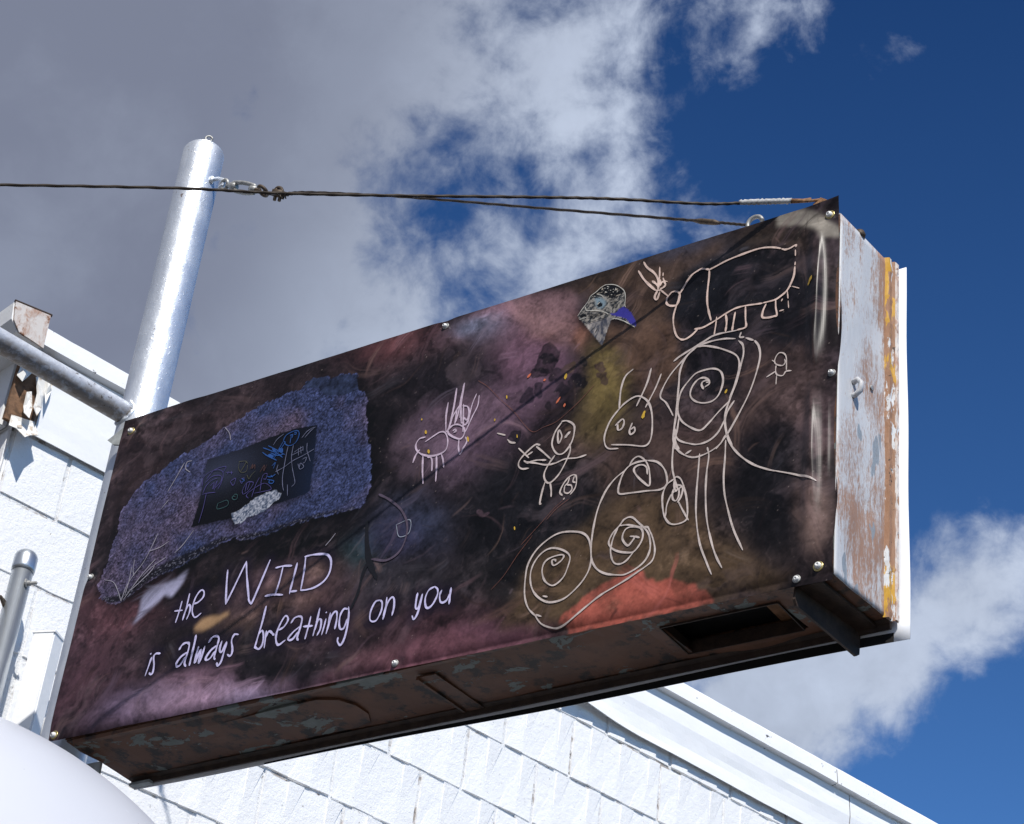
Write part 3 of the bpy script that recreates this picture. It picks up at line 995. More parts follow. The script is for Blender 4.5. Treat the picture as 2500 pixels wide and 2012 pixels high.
# print on the banner, in metres from its lower left corner
STROKES = [
('the',0.00391,[(0.3014,0.2646),(0.2998,0.2431),(0.2961,0.2163)]),
('the',0.0039,[(0.2868,0.245),(0.3079,0.2424)]),
('the',0.00391,[(0.3185,0.2788),(0.3176,0.2492),(0.3144,0.2183)]),
('the',0.00387,[(0.3146,0.2242),(0.3193,0.2468),(0.3238,0.2518),(0.3289,0.2447),(0.3288,0.2309),(0.3251,0.218)]),
('the',0.00387,[(0.3353,0.2512),(0.3474,0.2525),(0.3587,0.2619),(0.3582,0.2739),(0.3511,0.2801),(0.3432,0.2753),(0.3364,0.2609),(0.3351,0.2394),(0.3405,0.2245),(0.349,0.2172),(0.362,0.2238)]),
('wild',0.00439,[(0.4117,0.3132),(0.416,0.2808),(0.4249,0.2312)]),
('wild',0.00432,[(0.4249,0.2312),(0.4382,0.2659),(0.4585,0.3223)]),
('wild',0.00437,[(0.4585,0.3223),(0.4688,0.2826),(0.4856,0.228)]),
('wild',0.00427,[(0.4833,0.2304),(0.4924,0.2183),(0.4982,0.2272),(0.5227,0.3107)]),
('wild',0.00428,[(0.5419,0.2881),(0.5625,0.2876),(0.5832,0.2834)]),
('wild',0.00426,[(0.5607,0.2861),(0.5585,0.2544),(0.5531,0.2227)]),
('wild',0.00424,[(0.5276,0.2265),(0.5494,0.2251),(0.5731,0.2193)]),
('wild',0.00424,[(0.596,0.2867),(0.5935,0.2562),(0.5905,0.2279),(0.5903,0.2183)]),
('wild',0.00419,[(0.5904,0.2231),(0.6074,0.2208)]),
('wild',0.00423,[(0.6156,0.2958),(0.6178,0.268),(0.618,0.2448),(0.6175,0.2203)]),
('wild',0.00423,[(0.6132,0.2974),(0.6335,0.2971),(0.6619,0.2919),(0.676,0.284),(0.6842,0.2681),(0.6842,0.245),(0.6738,0.2283),(0.6545,0.2193),(0.6338,0.2178),(0.6176,0.2199)]),
('is',0.00416,[(0.2502,0.1453),(0.247,0.1257),(0.2431,0.1051)]),
('is',0.00417,[(0.2458,0.1536),(0.2463,0.1555)]),
('is',0.00415,[(0.272,0.1499),(0.2609,0.1521),(0.2557,0.1453),(0.2614,0.1267),(0.2626,0.109),(0.2577,0.105),(0.2533,0.1097)]),
('always',0.00473,[(0.3228,0.1484),(0.3292,0.1586),(0.34,0.1607),(0.3476,0.1549),(0.3477,0.1375),(0.3446,0.1152),(0.3498,0.1055)]),
('always',0.0047,[(0.3466,0.1377),(0.3316,0.1302),(0.3231,0.1176),(0.3258,0.1101),(0.3339,0.1116),(0.3431,0.1269)]),
('always',0.00473,[(0.3609,0.1734),(0.3614,0.1597),(0.3604,0.1311),(0.3594,0.1055)]),
('always',0.00469,[(0.3745,0.1445),(0.3725,0.1267),(0.3727,0.1092),(0.3776,0.1238),(0.3825,0.1362),(0.3828,0.1208),(0.3837,0.1054),(0.3881,0.1217),(0.3911,0.1421)]),
('always',0.00467,[(0.3994,0.149),(0.407,0.1589),(0.4179,0.1595),(0.425,0.1532),(0.4248,0.139),(0.4224,0.1128),(0.4258,0.1055)]),
('always',0.00464,[(0.4229,0.1374),(0.4093,0.1297),(0.3999,0.1155),(0.4024,0.1093),(0.4114,0.1113),(0.4204,0.1246)]),
('always',0.00464,[(0.4344,0.1446),(0.4326,0.1316),(0.4349,0.1213),(0.4408,0.1214),(0.4468,0.1401)]),
('always',0.00463,[(0.4479,0.1399),(0.4457,0.1157),(0.4429,0.0973),(0.4371,0.0895),(0.4317,0.0968)]),
('always',0.00461,[(0.4755,0.1509),(0.4674,0.1534),(0.4626,0.1502),(0.4607,0.1391),(0.4665,0.1228),(0.468,0.1111),(0.4639,0.1054),(0.4562,0.1107)]),
('breathing',0.00441,[(0.5353,0.2017),(0.5326,0.1646),(0.5282,0.1324),(0.526,0.1132)]),
('breathing',0.00436,[(0.5301,0.1408),(0.5362,0.1472),(0.5423,0.1361),(0.544,0.116),(0.5374,0.1061),(0.5268,0.1119),(0.5258,0.1176)]),
('breathing',0.00435,[(0.5481,0.1436),(0.5489,0.1281),(0.5505,0.106)]),
('breathing',0.00434,[(0.5489,0.1281),(0.5527,0.1394),(0.5579,0.1407),(0.5648,0.1346),(0.57,0.1296)]),
('breathing',0.00432,[(0.5799,0.1391),(0.5913,0.1433),(0.5988,0.1548),(0.597,0.164),(0.5901,0.1677),(0.5826,0.1561),(0.5765,0.1377),(0.5764,0.1224),(0.581,0.1095),(0.5881,0.1048),(0.6013,0.1118)]),
('breathing',0.00431,[(0.6087,0.1483),(0.6154,0.1579),(0.6273,0.1593),(0.6349,0.1526),(0.6346,0.1341),(0.6312,0.1121),(0.635,0.1048)]),
('breathing',0.00428,[(0.6331,0.1355),(0.6191,0.1265),(0.6091,0.1156),(0.6115,0.1097),(0.621,0.111),(0.6305,0.1241)]),
('breathing',0.00428,[(0.6565,0.1523),(0.6552,0.1341),(0.6519,0.1045)]),
('breathing',0.00427,[(0.642,0.1336),(0.6643,0.1304)]),
('breathing',0.00427,[(0.6755,0.1667),(0.674,0.1431),(0.6703,0.1076)]),
('breathing',0.00424,[(0.6715,0.1177),(0.6761,0.1383),(0.6815,0.1415),(0.6852,0.1342),(0.6857,0.119),(0.6804,0.1061)]),
('breathing',0.00424,[(0.6959,0.1384),(0.6944,0.1236),(0.6918,0.1052)]),
('breathing',0.00425,[(0.6938,0.1528),(0.6942,0.1542)]),
('breathing',0.00424,[(0.7044,0.1496),(0.7047,0.1257),(0.7026,0.1051)]),
('breathing',0.00421,[(0.7034,0.111),(0.708,0.1401),(0.7157,0.1504),(0.7213,0.146),(0.7233,0.1282),(0.7223,0.1113)]),
('breathing',0.00421,[(0.7463,0.1492),(0.737,0.1512),(0.7307,0.1396),(0.7312,0.1201),(0.7363,0.1083),(0.7445,0.1087),(0.7495,0.1269)]),
('breathing',0.00421,[(0.748,0.1531),(0.7516,0.1351),(0.7523,0.1049),(0.7493,0.0822),(0.7429,0.0718),(0.7347,0.0809),(0.7338,0.0896)]),
('on',0.00396,[(0.8237,0.1516),(0.8124,0.1498),(0.8049,0.1322),(0.8055,0.115),(0.8125,0.1075),(0.8226,0.1091),(0.8302,0.1267),(0.8297,0.1439),(0.8237,0.1516)]),
('on',0.00395,[(0.8392,0.1536),(0.8402,0.1288),(0.8375,0.107)]),
('on',0.00392,[(0.8372,0.1145),(0.842,0.139),(0.8505,0.1511),(0.857,0.1464),(0.8598,0.1288),(0.858,0.1111)]),
('you',0.00408,[(0.9111,0.1472),(0.9102,0.1304),(0.9116,0.1153),(0.9178,0.1151),(0.9226,0.1404)]),
('you',0.00407,[(0.9227,0.1425),(0.9199,0.1156),(0.9167,0.0995),(0.9107,0.0914),(0.9058,0.0997)]),
('you',0.00406,[(0.9494,0.1531),(0.9366,0.1479),(0.931,0.1322),(0.9343,0.1146),(0.9412,0.1089),(0.9504,0.1153),(0.958,0.1326),(0.9568,0.1455),(0.9494,0.1531)]),
('you',0.00404,[(0.9668,0.1412),(0.9638,0.1313),(0.9668,0.118),(0.973,0.1135),(0.9814,0.1169),(0.9874,0.1303)]),
('you',0.00402,[(0.988,0.1417),(0.988,0.1259),(0.9883,0.1074)]),
('deer',0.00369,[(0.8764,0.4982),(0.8978,0.5077),(0.9114,0.5118),(0.9236,0.5062),(0.9319,0.4872),(0.9318,0.4678),(0.9217,0.4594),(0.8993,0.4586),(0.8753,0.4678),(0.8589,0.482),(0.8537,0.4974),(0.8604,0.5096),(0.8747,0.5099)]),
('deer',0.00366,[(0.8759,0.4635),(0.8802,0.4292),(0.8863,0.3974)]),
('deer',0.00365,[(0.8879,0.4589),(0.8964,0.4552),(0.901,0.4429),(0.9031,0.4231)]),
('deer',0.00363,[(0.9096,0.4558),(0.9143,0.4229),(0.9164,0.3951)]),
('deer',0.00363,[(0.9205,0.4584),(0.9271,0.4415),(0.9313,0.4239)]),
('deer',0.00368,[(0.8646,0.4819),(0.8576,0.4712),(0.8535,0.455)]),
('deer',0.00372,[(0.9204,0.5792),(0.9198,0.5467),(0.9246,0.5087)]),
('deer',0.00373,[(0.9368,0.6087),(0.9356,0.562),(0.9303,0.5183),(0.9261,0.5083)]),
('deer',0.00372,[(0.9551,0.6162),(0.9511,0.5831),(0.949,0.5468),(0.9448,0.5255)]),
('deer',0.00372,[(0.9539,0.6152),(0.9534,0.5767),(0.9541,0.5341)]),
('deer',0.00367,[(0.9881,0.5803),(0.9803,0.5548),(0.9759,0.514)]),
('deer',0.00367,[(0.9953,0.5745),(0.9948,0.5506),(0.9852,0.5281),(0.9728,0.4953)]),
('deer',0.00368,[(0.9583,0.5611),(0.9704,0.5548),(0.9759,0.5392),(0.9733,0.5231),(0.9637,0.5314)]),
('deer',0.00366,[(0.9318,0.5179),(0.937,0.5418),(0.9495,0.5637)]),
('deer',0.00369,[(0.9522,0.5686),(0.9599,0.5185)]),
('deer',0.00368,[(0.9594,0.5637),(0.967,0.4969)]),
('deer',0.00368,[(0.9448,0.5565),(0.9442,0.5201)]),
('deer',0.00366,[(0.9286,0.5104),(0.9387,0.5188),(0.953,0.5176),(0.9687,0.5048),(0.9707,0.4904),(0.9635,0.4812),(0.9486,0.4881),(0.9328,0.5009),(0.9286,0.5104)]),
('deer',0.00365,[(0.9419,0.5062),(0.9473,0.508),(0.9494,0.5024),(0.9445,0.5018)]),
('deer',0.00362,[(0.9592,0.4824),(0.9605,0.4627),(0.9663,0.4446),(0.9724,0.4567),(0.9793,0.4714),(0.9745,0.4824)]),
('deer',0.00365,[(0.9609,0.521),(0.9705,0.5127),(0.9768,0.5277)]),
('winged',0.00356,[(1.0505,0.4704),(1.0694,0.4608)]),
('winged',0.00352,[(1.0763,0.4488),(1.084,0.4404),(1.0954,0.4357)]),
('winged',0.00345,[(1.1983,0.4563),(1.2103,0.454),(1.2245,0.4428),(1.2289,0.4295),(1.2257,0.4037),(1.2121,0.3835),(1.198,0.3821),(1.1861,0.3959),(1.1808,0.4133),(1.1858,0.4361),(1.1985,0.4541)]),
('winged',0.00344,[(1.1923,0.437),(1.1927,0.4208),(1.1966,0.4077),(1.2018,0.4209),(1.1965,0.4345),(1.1923,0.437)]),
('winged',0.0034,[(1.2211,0.3983),(1.2239,0.383),(1.217,0.3612),(1.204,0.3358),(1.1873,0.3219),(1.1763,0.3274),(1.1706,0.3446),(1.1777,0.3638),(1.1902,0.3815)]),
('winged',0.00345,[(1.124,0.3847),(1.1475,0.3758),(1.1723,0.3652),(1.1934,0.3635),(1.2138,0.3673),(1.2401,0.3629),(1.2605,0.3639)]),
('winged',0.00344,[(1.1335,0.3821),(1.1522,0.3812),(1.1711,0.3761)]),
('winged',0.00346,[(1.146,0.4135),(1.1638,0.3953),(1.1816,0.3759)]),
('winged',0.00345,[(1.1538,0.4149),(1.1428,0.4184),(1.1254,0.407),(1.1111,0.3921),(1.11,0.3791),(1.119,0.3701),(1.1339,0.3675)]),
('winged',0.00349,[(1.1052,0.4206),(1.1311,0.3921)]),
('winged',0.00346,[(1.1264,0.3987),(1.1378,0.4037)]),
('winged',0.00345,[(1.1209,0.3882),(1.1313,0.3788)]),
('winged',0.00338,[(1.175,0.3277),(1.1706,0.308),(1.1681,0.2827),(1.1711,0.2789)]),
('winged',0.00337,[(1.186,0.3223),(1.1903,0.3055),(1.192,0.2896)]),
('winged',0.00669,[(1.2096,0.4167),(1.2135,0.4217),(1.2188,0.4264)]),
('egg',0.00318,[(1.2168,0.2858),(1.2107,0.2951),(1.2168,0.3116),(1.2284,0.3242),(1.2399,0.3251),(1.2447,0.3147),(1.2439,0.2969),(1.2349,0.2838)]),
('egg',0.00319,[(1.22,0.3056),(1.2205,0.2926),(1.2294,0.2877),(1.2365,0.2936),(1.2343,0.3032),(1.225,0.3069)]),
('egg',0.00319,[(1.2287,0.3215),(1.226,0.3092)]),
('egg',0.00319,[(1.2389,0.3214),(1.2373,0.3115),(1.2428,0.3075)]),
('egg',0.00319,[(1.22,0.3056),(1.2271,0.3116)]),
('egg',0.00317,[(1.2204,0.2759),(1.2219,0.2789)]),
('rabbit',0.00359,[(1.3297,0.3591),(1.3093,0.3646),(1.2997,0.3776),(1.2978,0.3988),(1.3069,0.426),(1.3225,0.4456),(1.3387,0.459),(1.361,0.4661),(1.3788,0.4564),(1.3915,0.4378),(1.3986,0.409),(1.4004,0.3733),(1.3962,0.354),(1.384,0.3492),(1.3522,0.3608),(1.3144,0.3718)]),
('rabbit',0.00371,[(1.3497,0.5301),(1.3339,0.518),(1.3261,0.4898),(1.3245,0.4495)]),
('rabbit',0.00367,[(1.3898,0.5196),(1.3821,0.4885),(1.3626,0.4446)]),
('rabbit',0.00364,[(1.4119,0.5008),(1.4004,0.4711),(1.3826,0.4359)]),
('rabbit',0.00364,[(1.3195,0.4136),(1.333,0.4232),(1.3379,0.4158),(1.3346,0.4034),(1.3262,0.4013),(1.3236,0.4154)]),
('rabbit',0.00361,[(1.3556,0.4079),(1.3511,0.3929),(1.3546,0.3836),(1.3628,0.3882),(1.3606,0.3976),(1.3543,0.3949)]),
('beast',0.00391,[(1.4397,0.6788),(1.4486,0.6941),(1.4639,0.7126),(1.4799,0.72),(1.4897,0.72),(1.5031,0.714)]),
('beast',0.00389,[(1.5031,0.714),(1.5191,0.7176),(1.5415,0.7227),(1.5735,0.7263),(1.6054,0.7279),(1.6245,0.7249),(1.6405,0.719),(1.6533,0.712)]),
('beast',0.00378,[(1.6557,0.7101),(1.6629,0.7062),(1.6722,0.7065),(1.6843,0.7104),(1.6839,0.706)]),
('beast',0.00373,[(1.6818,0.6622),(1.6803,0.6415),(1.6732,0.6211),(1.6659,0.6095),(1.6538,0.6013),(1.6447,0.5973),(1.6292,0.5971),(1.6206,0.5976)]),
('beast',0.00372,[(1.6183,0.5972),(1.6026,0.5997),(1.5852,0.6027),(1.5631,0.6037),(1.5444,0.5983),(1.5257,0.5903),(1.5101,0.5847),(1.4943,0.5809),(1.4781,0.5834)]),
('beast',0.0038,[(1.4847,0.5805),(1.4724,0.5703),(1.4598,0.5654),(1.45,0.5682),(1.4394,0.5806),(1.4332,0.602),(1.4315,0.6275),(1.4349,0.6515),(1.4387,0.6683),(1.4397,0.6788)]),
('beast',0.00371,[(1.6262,0.5928),(1.6205,0.579),(1.6195,0.5655),(1.6305,0.5611),(1.6429,0.5606),(1.6486,0.5622),(1.6461,0.5794),(1.6455,0.597)]),
('beast',0.00389,[(1.5023,0.7124),(1.5015,0.6837),(1.5024,0.651),(1.5036,0.6292),(1.5071,0.6103),(1.512,0.5929)]),
('beast',0.00379,[(1.5238,0.5961),(1.5232,0.577),(1.5212,0.555)]),
('beast',0.00377,[(1.5428,0.5971),(1.5462,0.5767),(1.5448,0.5562)]),
('beast',0.00376,[(1.5628,0.5942),(1.5606,0.5721),(1.5584,0.5537)]),
('beast',0.00375,[(1.5836,0.6032),(1.5853,0.5712),(1.5858,0.5537),(1.5686,0.5522)]),
('beast',0.00393,[(1.4155,0.6832),(1.4226,0.689),(1.4326,0.6866),(1.4387,0.681),(1.4402,0.6715),(1.4378,0.6578),(1.4331,0.653),(1.4197,0.6574),(1.4117,0.6663),(1.4118,0.6772),(1.4155,0.6832)]),
('beast',0.00393,[(1.4148,0.6816),(1.3986,0.6997)]),
('beast',0.00246,[(1.683,0.6992),(1.6829,0.6867)]),
('beast',0.00244,[(1.6825,0.6726),(1.682,0.6657)]),
('beast',0.00242,[(1.6718,0.6189),(1.6752,0.6183)]),
('beast',0.00242,[(1.678,0.6174),(1.692,0.6087)]),
('beast',0.00242,[(1.6681,0.6123),(1.6703,0.5924)]),
('beast',0.0024,[(1.6704,0.5871),(1.6717,0.5711)]),
('beast',0.00241,[(1.6568,0.5902),(1.659,0.5947)]),
('beast',0.0024,[(1.6533,0.5693),(1.6618,0.5695)]),
('bug',0.00429,[(1.3423,0.7675),(1.357,0.7412),(1.3738,0.7189),(1.3867,0.7033)]),
('bug',0.00429,[(1.3529,0.7855),(1.3617,0.7694),(1.3783,0.7507),(1.388,0.7326),(1.3907,0.717),(1.3915,0.7057)]),
('bug',0.00424,[(1.3903,0.7597),(1.3915,0.7426),(1.3919,0.7239),(1.3924,0.7054)]),
('bug',0.00423,[(1.3763,0.731),(1.3873,0.7181),(1.393,0.7089)]),
('bug',0.0042,[(1.4039,0.7199),(1.4079,0.7094),(1.4016,0.7042),(1.3966,0.704)]),
('bug',0.0042,[(1.3961,0.7115),(1.3982,0.7182),(1.4022,0.7205)]),
('bug',0.00419,[(1.3902,0.7007),(1.385,0.6914),(1.3864,0.6836),(1.3906,0.6832),(1.3955,0.6971)]),
('bug',0.0042,[(1.3867,0.7037),(1.3986,0.7001)]),
('bug',0.00421,[(1.3942,0.7269),(1.3965,0.7114)]),
('bug',0.00422,[(1.389,0.7305),(1.3916,0.7167)]),
('bug',0.0023,[(1.3989,0.7437),(1.3995,0.7352)]),
('bug',0.0023,[(1.3998,0.7305),(1.4038,0.7218),(1.4117,0.7159)]),
('spiral',0.00358,[(1.567,0.5516),(1.5241,0.5545),(1.4995,0.547),(1.4721,0.5372),(1.4501,0.5287),(1.4379,0.5218)]),
('spiral',0.00357,[(1.565,0.5341),(1.5414,0.5406),(1.508,0.5428),(1.4805,0.5376),(1.4564,0.5177),(1.4326,0.4946),(1.4175,0.4691),(1.4132,0.4494),(1.4255,0.4339),(1.435,0.4164),(1.4431,0.3994)]),
('spiral',0.00362,[(1.4859,0.5405),(1.4644,0.5243),(1.4521,0.4978),(1.4508,0.4652),(1.4498,0.4239),(1.4493,0.3888),(1.4466,0.3663),(1.4466,0.346),(1.4521,0.3243)]),
('spiral',0.00362,[(1.4859,0.5405),(1.5085,0.5344),(1.5369,0.5202),(1.5653,0.4995),(1.5748,0.4817),(1.5752,0.4609),(1.5685,0.4305),(1.559,0.4041)]),
('spiral',0.00356,[(1.5722,0.5274),(1.5809,0.5156),(1.5832,0.494),(1.5777,0.466),(1.5711,0.4327),(1.5616,0.4063),(1.5524,0.3741),(1.5531,0.3481),(1.5588,0.3236),(1.5694,0.2981)]),
('spiral',0.00353,[(1.6052,0.5177),(1.6139,0.5024),(1.6176,0.4776),(1.611,0.4413),(1.5992,0.404),(1.5821,0.3686),(1.5673,0.3412),(1.5549,0.3219),(1.5373,0.3012)]),
('spiral',0.00355,[(1.5871,0.5293),(1.6024,0.5194)]),
('spiral',0.00357,[(1.5769,0.544),(1.5746,0.535),(1.5829,0.5321)]),
('spiral',0.00354,[(1.5066,0.4443),(1.5154,0.4491),(1.5127,0.4573),(1.5017,0.4576),(1.4993,0.4509),(1.504,0.4407)]),
('spiral',0.00354,[(1.5088,0.454),(1.515,0.4552),(1.504,0.4659),(1.4902,0.4655),(1.4786,0.4511),(1.4769,0.4338),(1.4874,0.419),(1.5044,0.4097),(1.5236,0.4085),(1.5366,0.4194),(1.5435,0.4438),(1.5397,0.4656),(1.5281,0.478),(1.5113,0.483),(1.4865,0.4815),(1.4707,0.4683),(1.4578,0.4512),(1.4523,0.4291),(1.4524,0.4055),(1.4621,0.3823),(1.4826,0.362),(1.5023,0.3508),(1.518,0.3608),(1.5385,0.381),(1.5593,0.3982)]),
('spiral',0.00352,[(1.4493,0.3684),(1.4532,0.35),(1.4621,0.3388),(1.4819,0.3277),(1.4986,0.3217),(1.5201,0.3229),(1.5382,0.335),(1.5505,0.3574),(1.5575,0.3784),(1.5688,0.3955)]),
('spiral',0.00353,[(1.456,0.3928),(1.4537,0.3643),(1.451,0.3419),(1.4605,0.3221)]),
('spiral',0.0035,[(1.4474,0.3438),(1.4561,0.323),(1.4716,0.3066),(1.4925,0.2955),(1.5182,0.2971),(1.5433,0.3084),(1.5551,0.3263)]),
('spiral',0.00354,[(1.4484,0.3961),(1.4473,0.3685),(1.448,0.3436),(1.4475,0.307),(1.4494,0.2823),(1.456,0.2565),(1.4631,0.2367)]),
('spiral',0.00343,[(1.5038,0.2995),(1.503,0.2621),(1.5022,0.2178),(1.5039,0.1734),(1.5108,0.1283),(1.5211,0.0945),(1.5418,0.0432)]),
('spiral',0.00343,[(1.519,0.3089),(1.5229,0.2898),(1.5204,0.2575),(1.5206,0.2131),(1.5258,0.1592),(1.5366,0.1135),(1.5497,0.0764),(1.5619,0.0511)]),
('spiral',0.00341,[(1.5557,0.314),(1.5561,0.2778),(1.5552,0.2395),(1.5584,0.2034),(1.5672,0.1663),(1.5803,0.1229),(1.6001,0.0777)]),
('spiral',0.00345,[(1.5532,0.3664),(1.5534,0.345),(1.5581,0.3239),(1.5662,0.3021),(1.5873,0.2724),(1.6134,0.2477),(1.6388,0.2315),(1.6567,0.2225)]),
('spiral',0.00346,[(1.4745,0.3074),(1.4858,0.3119)]),
('spiral',0.00328,[(1.6562,0.2231),(1.6991,0.2034),(1.7368,0.1803)]),
('oval',0.0033,[(1.4544,0.2599),(1.4404,0.2515),(1.4331,0.2325),(1.4349,0.2053),(1.4407,0.1832),(1.4518,0.1673),(1.4664,0.1623),(1.4832,0.1654),(1.4867,0.1777),(1.4835,0.2078),(1.476,0.2364),(1.4676,0.2565),(1.4571,0.2628),(1.4551,0.2477),(1.4591,0.2318)]),
('oval',0.00327,[(1.4757,0.2409),(1.4534,0.2303),(1.4433,0.2091),(1.442,0.1858)]),
('oval',0.00327,[(1.4591,0.2318),(1.4651,0.2362),(1.4661,0.2211),(1.4609,0.2121),(1.4542,0.2182),(1.4532,0.2333),(1.4611,0.2447),(1.4731,0.2371),(1.4713,0.2198),(1.4649,0.2081)]),
('oval',0.00325,[(1.4662,0.2092),(1.4761,0.1891),(1.4889,0.1655)]),
('snail',0.00354,[(1.3566,0.313),(1.3645,0.3263),(1.3761,0.3293),(1.3889,0.3182),(1.3963,0.3055),(1.4013,0.2889),(1.4035,0.2596),(1.3894,0.2708),(1.3732,0.2902),(1.3677,0.3039),(1.3747,0.3097),(1.3866,0.308),(1.3946,0.2998),(1.3972,0.2854)]),
('snail',0.00351,[(1.395,0.3156),(1.4163,0.3063),(1.4322,0.2868),(1.4388,0.267),(1.439,0.2519),(1.4264,0.2447),(1.3969,0.2493),(1.3613,0.2539),(1.3417,0.2574),(1.3378,0.269),(1.3408,0.2865),(1.3469,0.3033),(1.358,0.3141),(1.3741,0.3175),(1.395,0.3156)]),
('snail',0.00354,[(1.3482,0.306),(1.3283,0.2928),(1.3121,0.2726),(1.2997,0.2423),(1.2936,0.2107),(1.2908,0.1755),(1.2923,0.1426),(1.297,0.1239),(1.3089,0.1066),(1.3276,0.0936),(1.3516,0.0853),(1.3691,0.0827),(1.3915,0.0905),(1.4077,0.1039),(1.4149,0.1224),(1.4134,0.1431),(1.4063,0.1624),(1.3872,0.1847),(1.3714,0.2004),(1.3568,0.1996),(1.3474,0.1885),(1.3351,0.1767),(1.3277,0.1608),(1.3317,0.148),(1.3474,0.1355),(1.3684,0.1276),(1.3829,0.1271),(1.396,0.1444),(1.3976,0.1615),(1.391,0.1734),(1.373,0.1799),(1.3601,0.1765),(1.3556,0.1599),(1.3672,0.1425),(1.3755,0.1478),(1.3806,0.1569),(1.3716,0.1605)]),
('snail',0.00345,[(1.3489,0.1882),(1.3667,0.1853),(1.3908,0.1749),(1.4056,0.1713),(1.4104,0.1643),(1.4191,0.1447),(1.4251,0.12),(1.4222,0.1006),(1.4088,0.0893),(1.3812,0.0756),(1.3476,0.0632),(1.3196,0.0523),(1.2919,0.0355),(1.2588,0.0142),(1.2361,0.0062),(1.2179,0.0101),(1.1988,0.0213),(1.1853,0.0409),(1.1978,0.0358)]),
('snail',0.00345,[(1.3446,0.1862),(1.3362,0.1646),(1.3328,0.1419),(1.3367,0.1234),(1.3436,0.1117),(1.3555,0.1074),(1.3682,0.1117),(1.3816,0.126)]),
('snail',0.00341,[(1.3805,0.1583),(1.3911,0.1529)]),
('snail',0.00345,[(1.1848,0.0401),(1.1675,0.0598),(1.1567,0.0884),(1.1541,0.1244),(1.157,0.1535),(1.1724,0.1799),(1.1981,0.1979),(1.2218,0.2042),(1.2495,0.1999),(1.2715,0.1906),(1.285,0.174),(1.2909,0.1489),(1.2928,0.122),(1.2859,0.1003),(1.27,0.0806),(1.2451,0.063),(1.2186,0.0602),(1.1966,0.0694),(1.1763,0.09),(1.1658,0.1159),(1.1659,0.1425),(1.1773,0.1638),(1.1944,0.1747),(1.2128,0.1739),(1.2352,0.1621),(1.2472,0.1474),(1.2446,0.1273),(1.2376,0.1084),(1.2238,0.0969),(1.2118,0.0966),(1.1968,0.1103),(1.1894,0.1312),(1.1927,0.1482),(1.2056,0.1556),(1.2267,0.1566),(1.2338,0.152),(1.2281,0.143),(1.2135,0.1374),(1.2087,0.1489),(1.2154,0.1489),(1.2173,0.1449)]),
('snail',0.00347,[(1.1972,0.0777),(1.2067,0.0739)]),
('tinyman',0.00246,[(1.6717,0.4318),(1.6709,0.4583),(1.6658,0.4702),(1.6564,0.4745),(1.65,0.4677),(1.6477,0.4566),(1.6533,0.4491),(1.664,0.4444),(1.6691,0.4501),(1.6675,0.457)]),
('tinyman',0.00249,[(1.6422,0.4627),(1.649,0.4562)]),
('tinyman',0.00248,[(1.6506,0.4484),(1.6503,0.4354),(1.654,0.427),(1.6647,0.4224),(1.671,0.4297),(1.6816,0.428)]),
('tinyman',0.00248,[(1.6328,0.4284),(1.6497,0.4355)]),
('tinyman',0.00247,[(1.6527,0.4274),(1.652,0.4073)]),
('seed_y',0.00618,[(1.7201,0.6214),(1.7149,0.6131),(1.7118,0.608)]),
('seed_y',0.00631,[(1.381,0.4265),(1.3788,0.4191),(1.3781,0.4134)]),
('seed_y',0.00611,[(1.552,0.4242),(1.5501,0.4189)]),
('seed_y',0.00672,[(1.1975,0.5656),(1.1964,0.5559)]),
('seed_y',0.00498,[(0.8869,0.4758),(0.89,0.468)]),
('seed_y',0.00504,[(0.873,0.5253),(0.8755,0.5182)]),
('seed_y',0.0049,[(0.9797,0.4809),(0.9828,0.4704)]),
('seed_o',0.00587,[(1.1134,0.5905),(1.1081,0.5845)]),
('seed_o',0.00571,[(1.1884,0.5142),(1.1815,0.5038)]),
('seed_o',0.00581,[(1.1479,0.5682),(1.1488,0.5651)]),
('seed_o',0.00567,[(1.2009,0.4955),(1.2001,0.4903)]),
('seed_y',0.00294,[(1.0622,0.555),(1.0636,0.5476)]),
('seed_y',0.00293,[(1.04,0.5065),(1.041,0.5012)]),
('seed_y',0.00287,[(1.0973,0.4539),(1.0986,0.4473)]),
('seed_y',0.00273,[(1.1166,0.2428),(1.1182,0.236)]),
('seed_y',0.00305,[(0.8589,0.5582),(0.8597,0.5546)]),
('root',0.00197,[(0.1245,0.3037),(0.1297,0.3369),(0.1432,0.3615),(0.1643,0.3879),(0.177,0.4163),(0.1895,0.4538)]),
('root',0.00197,[(0.1299,0.306),(0.1532,0.3385),(0.1742,0.3648),(0.1995,0.3901)]),
('root',0.002,[(0.1737,0.4136),(0.2047,0.4168),(0.2263,0.4256)]),
('root',0.002,[(0.1368,0.4013),(0.1393,0.3763),(0.1453,0.361)]),
('root',0.00197,[(0.1378,0.3214),(0.1682,0.342),(0.1944,0.3636),(0.2002,0.3795)]),
('root',0.00202,[(0.0602,0.37),(0.0877,0.3585),(0.106,0.3353),(0.1245,0.3037)]),
('root',0.00204,[(0.1914,0.5588),(0.2089,0.5942),(0.2219,0.6237)]),
('root',0.00205,[(0.2441,0.6232),(0.2301,0.6233),(0.23,0.6069),(0.2451,0.5938)]),
('root',0.00203,[(0.1835,0.5175),(0.1992,0.5351)]),
('root',0.00196,[(0.2503,0.3921),(0.2698,0.4082),(0.2921,0.4376)]),
('root',0.00205,[(0.3208,0.6887),(0.337,0.6695),(0.3456,0.6488)]),
('root',0.0018,[(0.6626,0.3111),(0.6731,0.3217),(0.6832,0.334)]),
('root',0.00197,[(0.1696,0.352),(0.1925,0.371),(0.228,0.3869)]),
('root',0.00197,[(0.1312,0.316),(0.1343,0.3497),(0.1331,0.3847)]),
('ch_v',0.00155,[(0.2967,0.5276),(0.3018,0.5441),(0.3152,0.5552),(0.3292,0.5565)]),
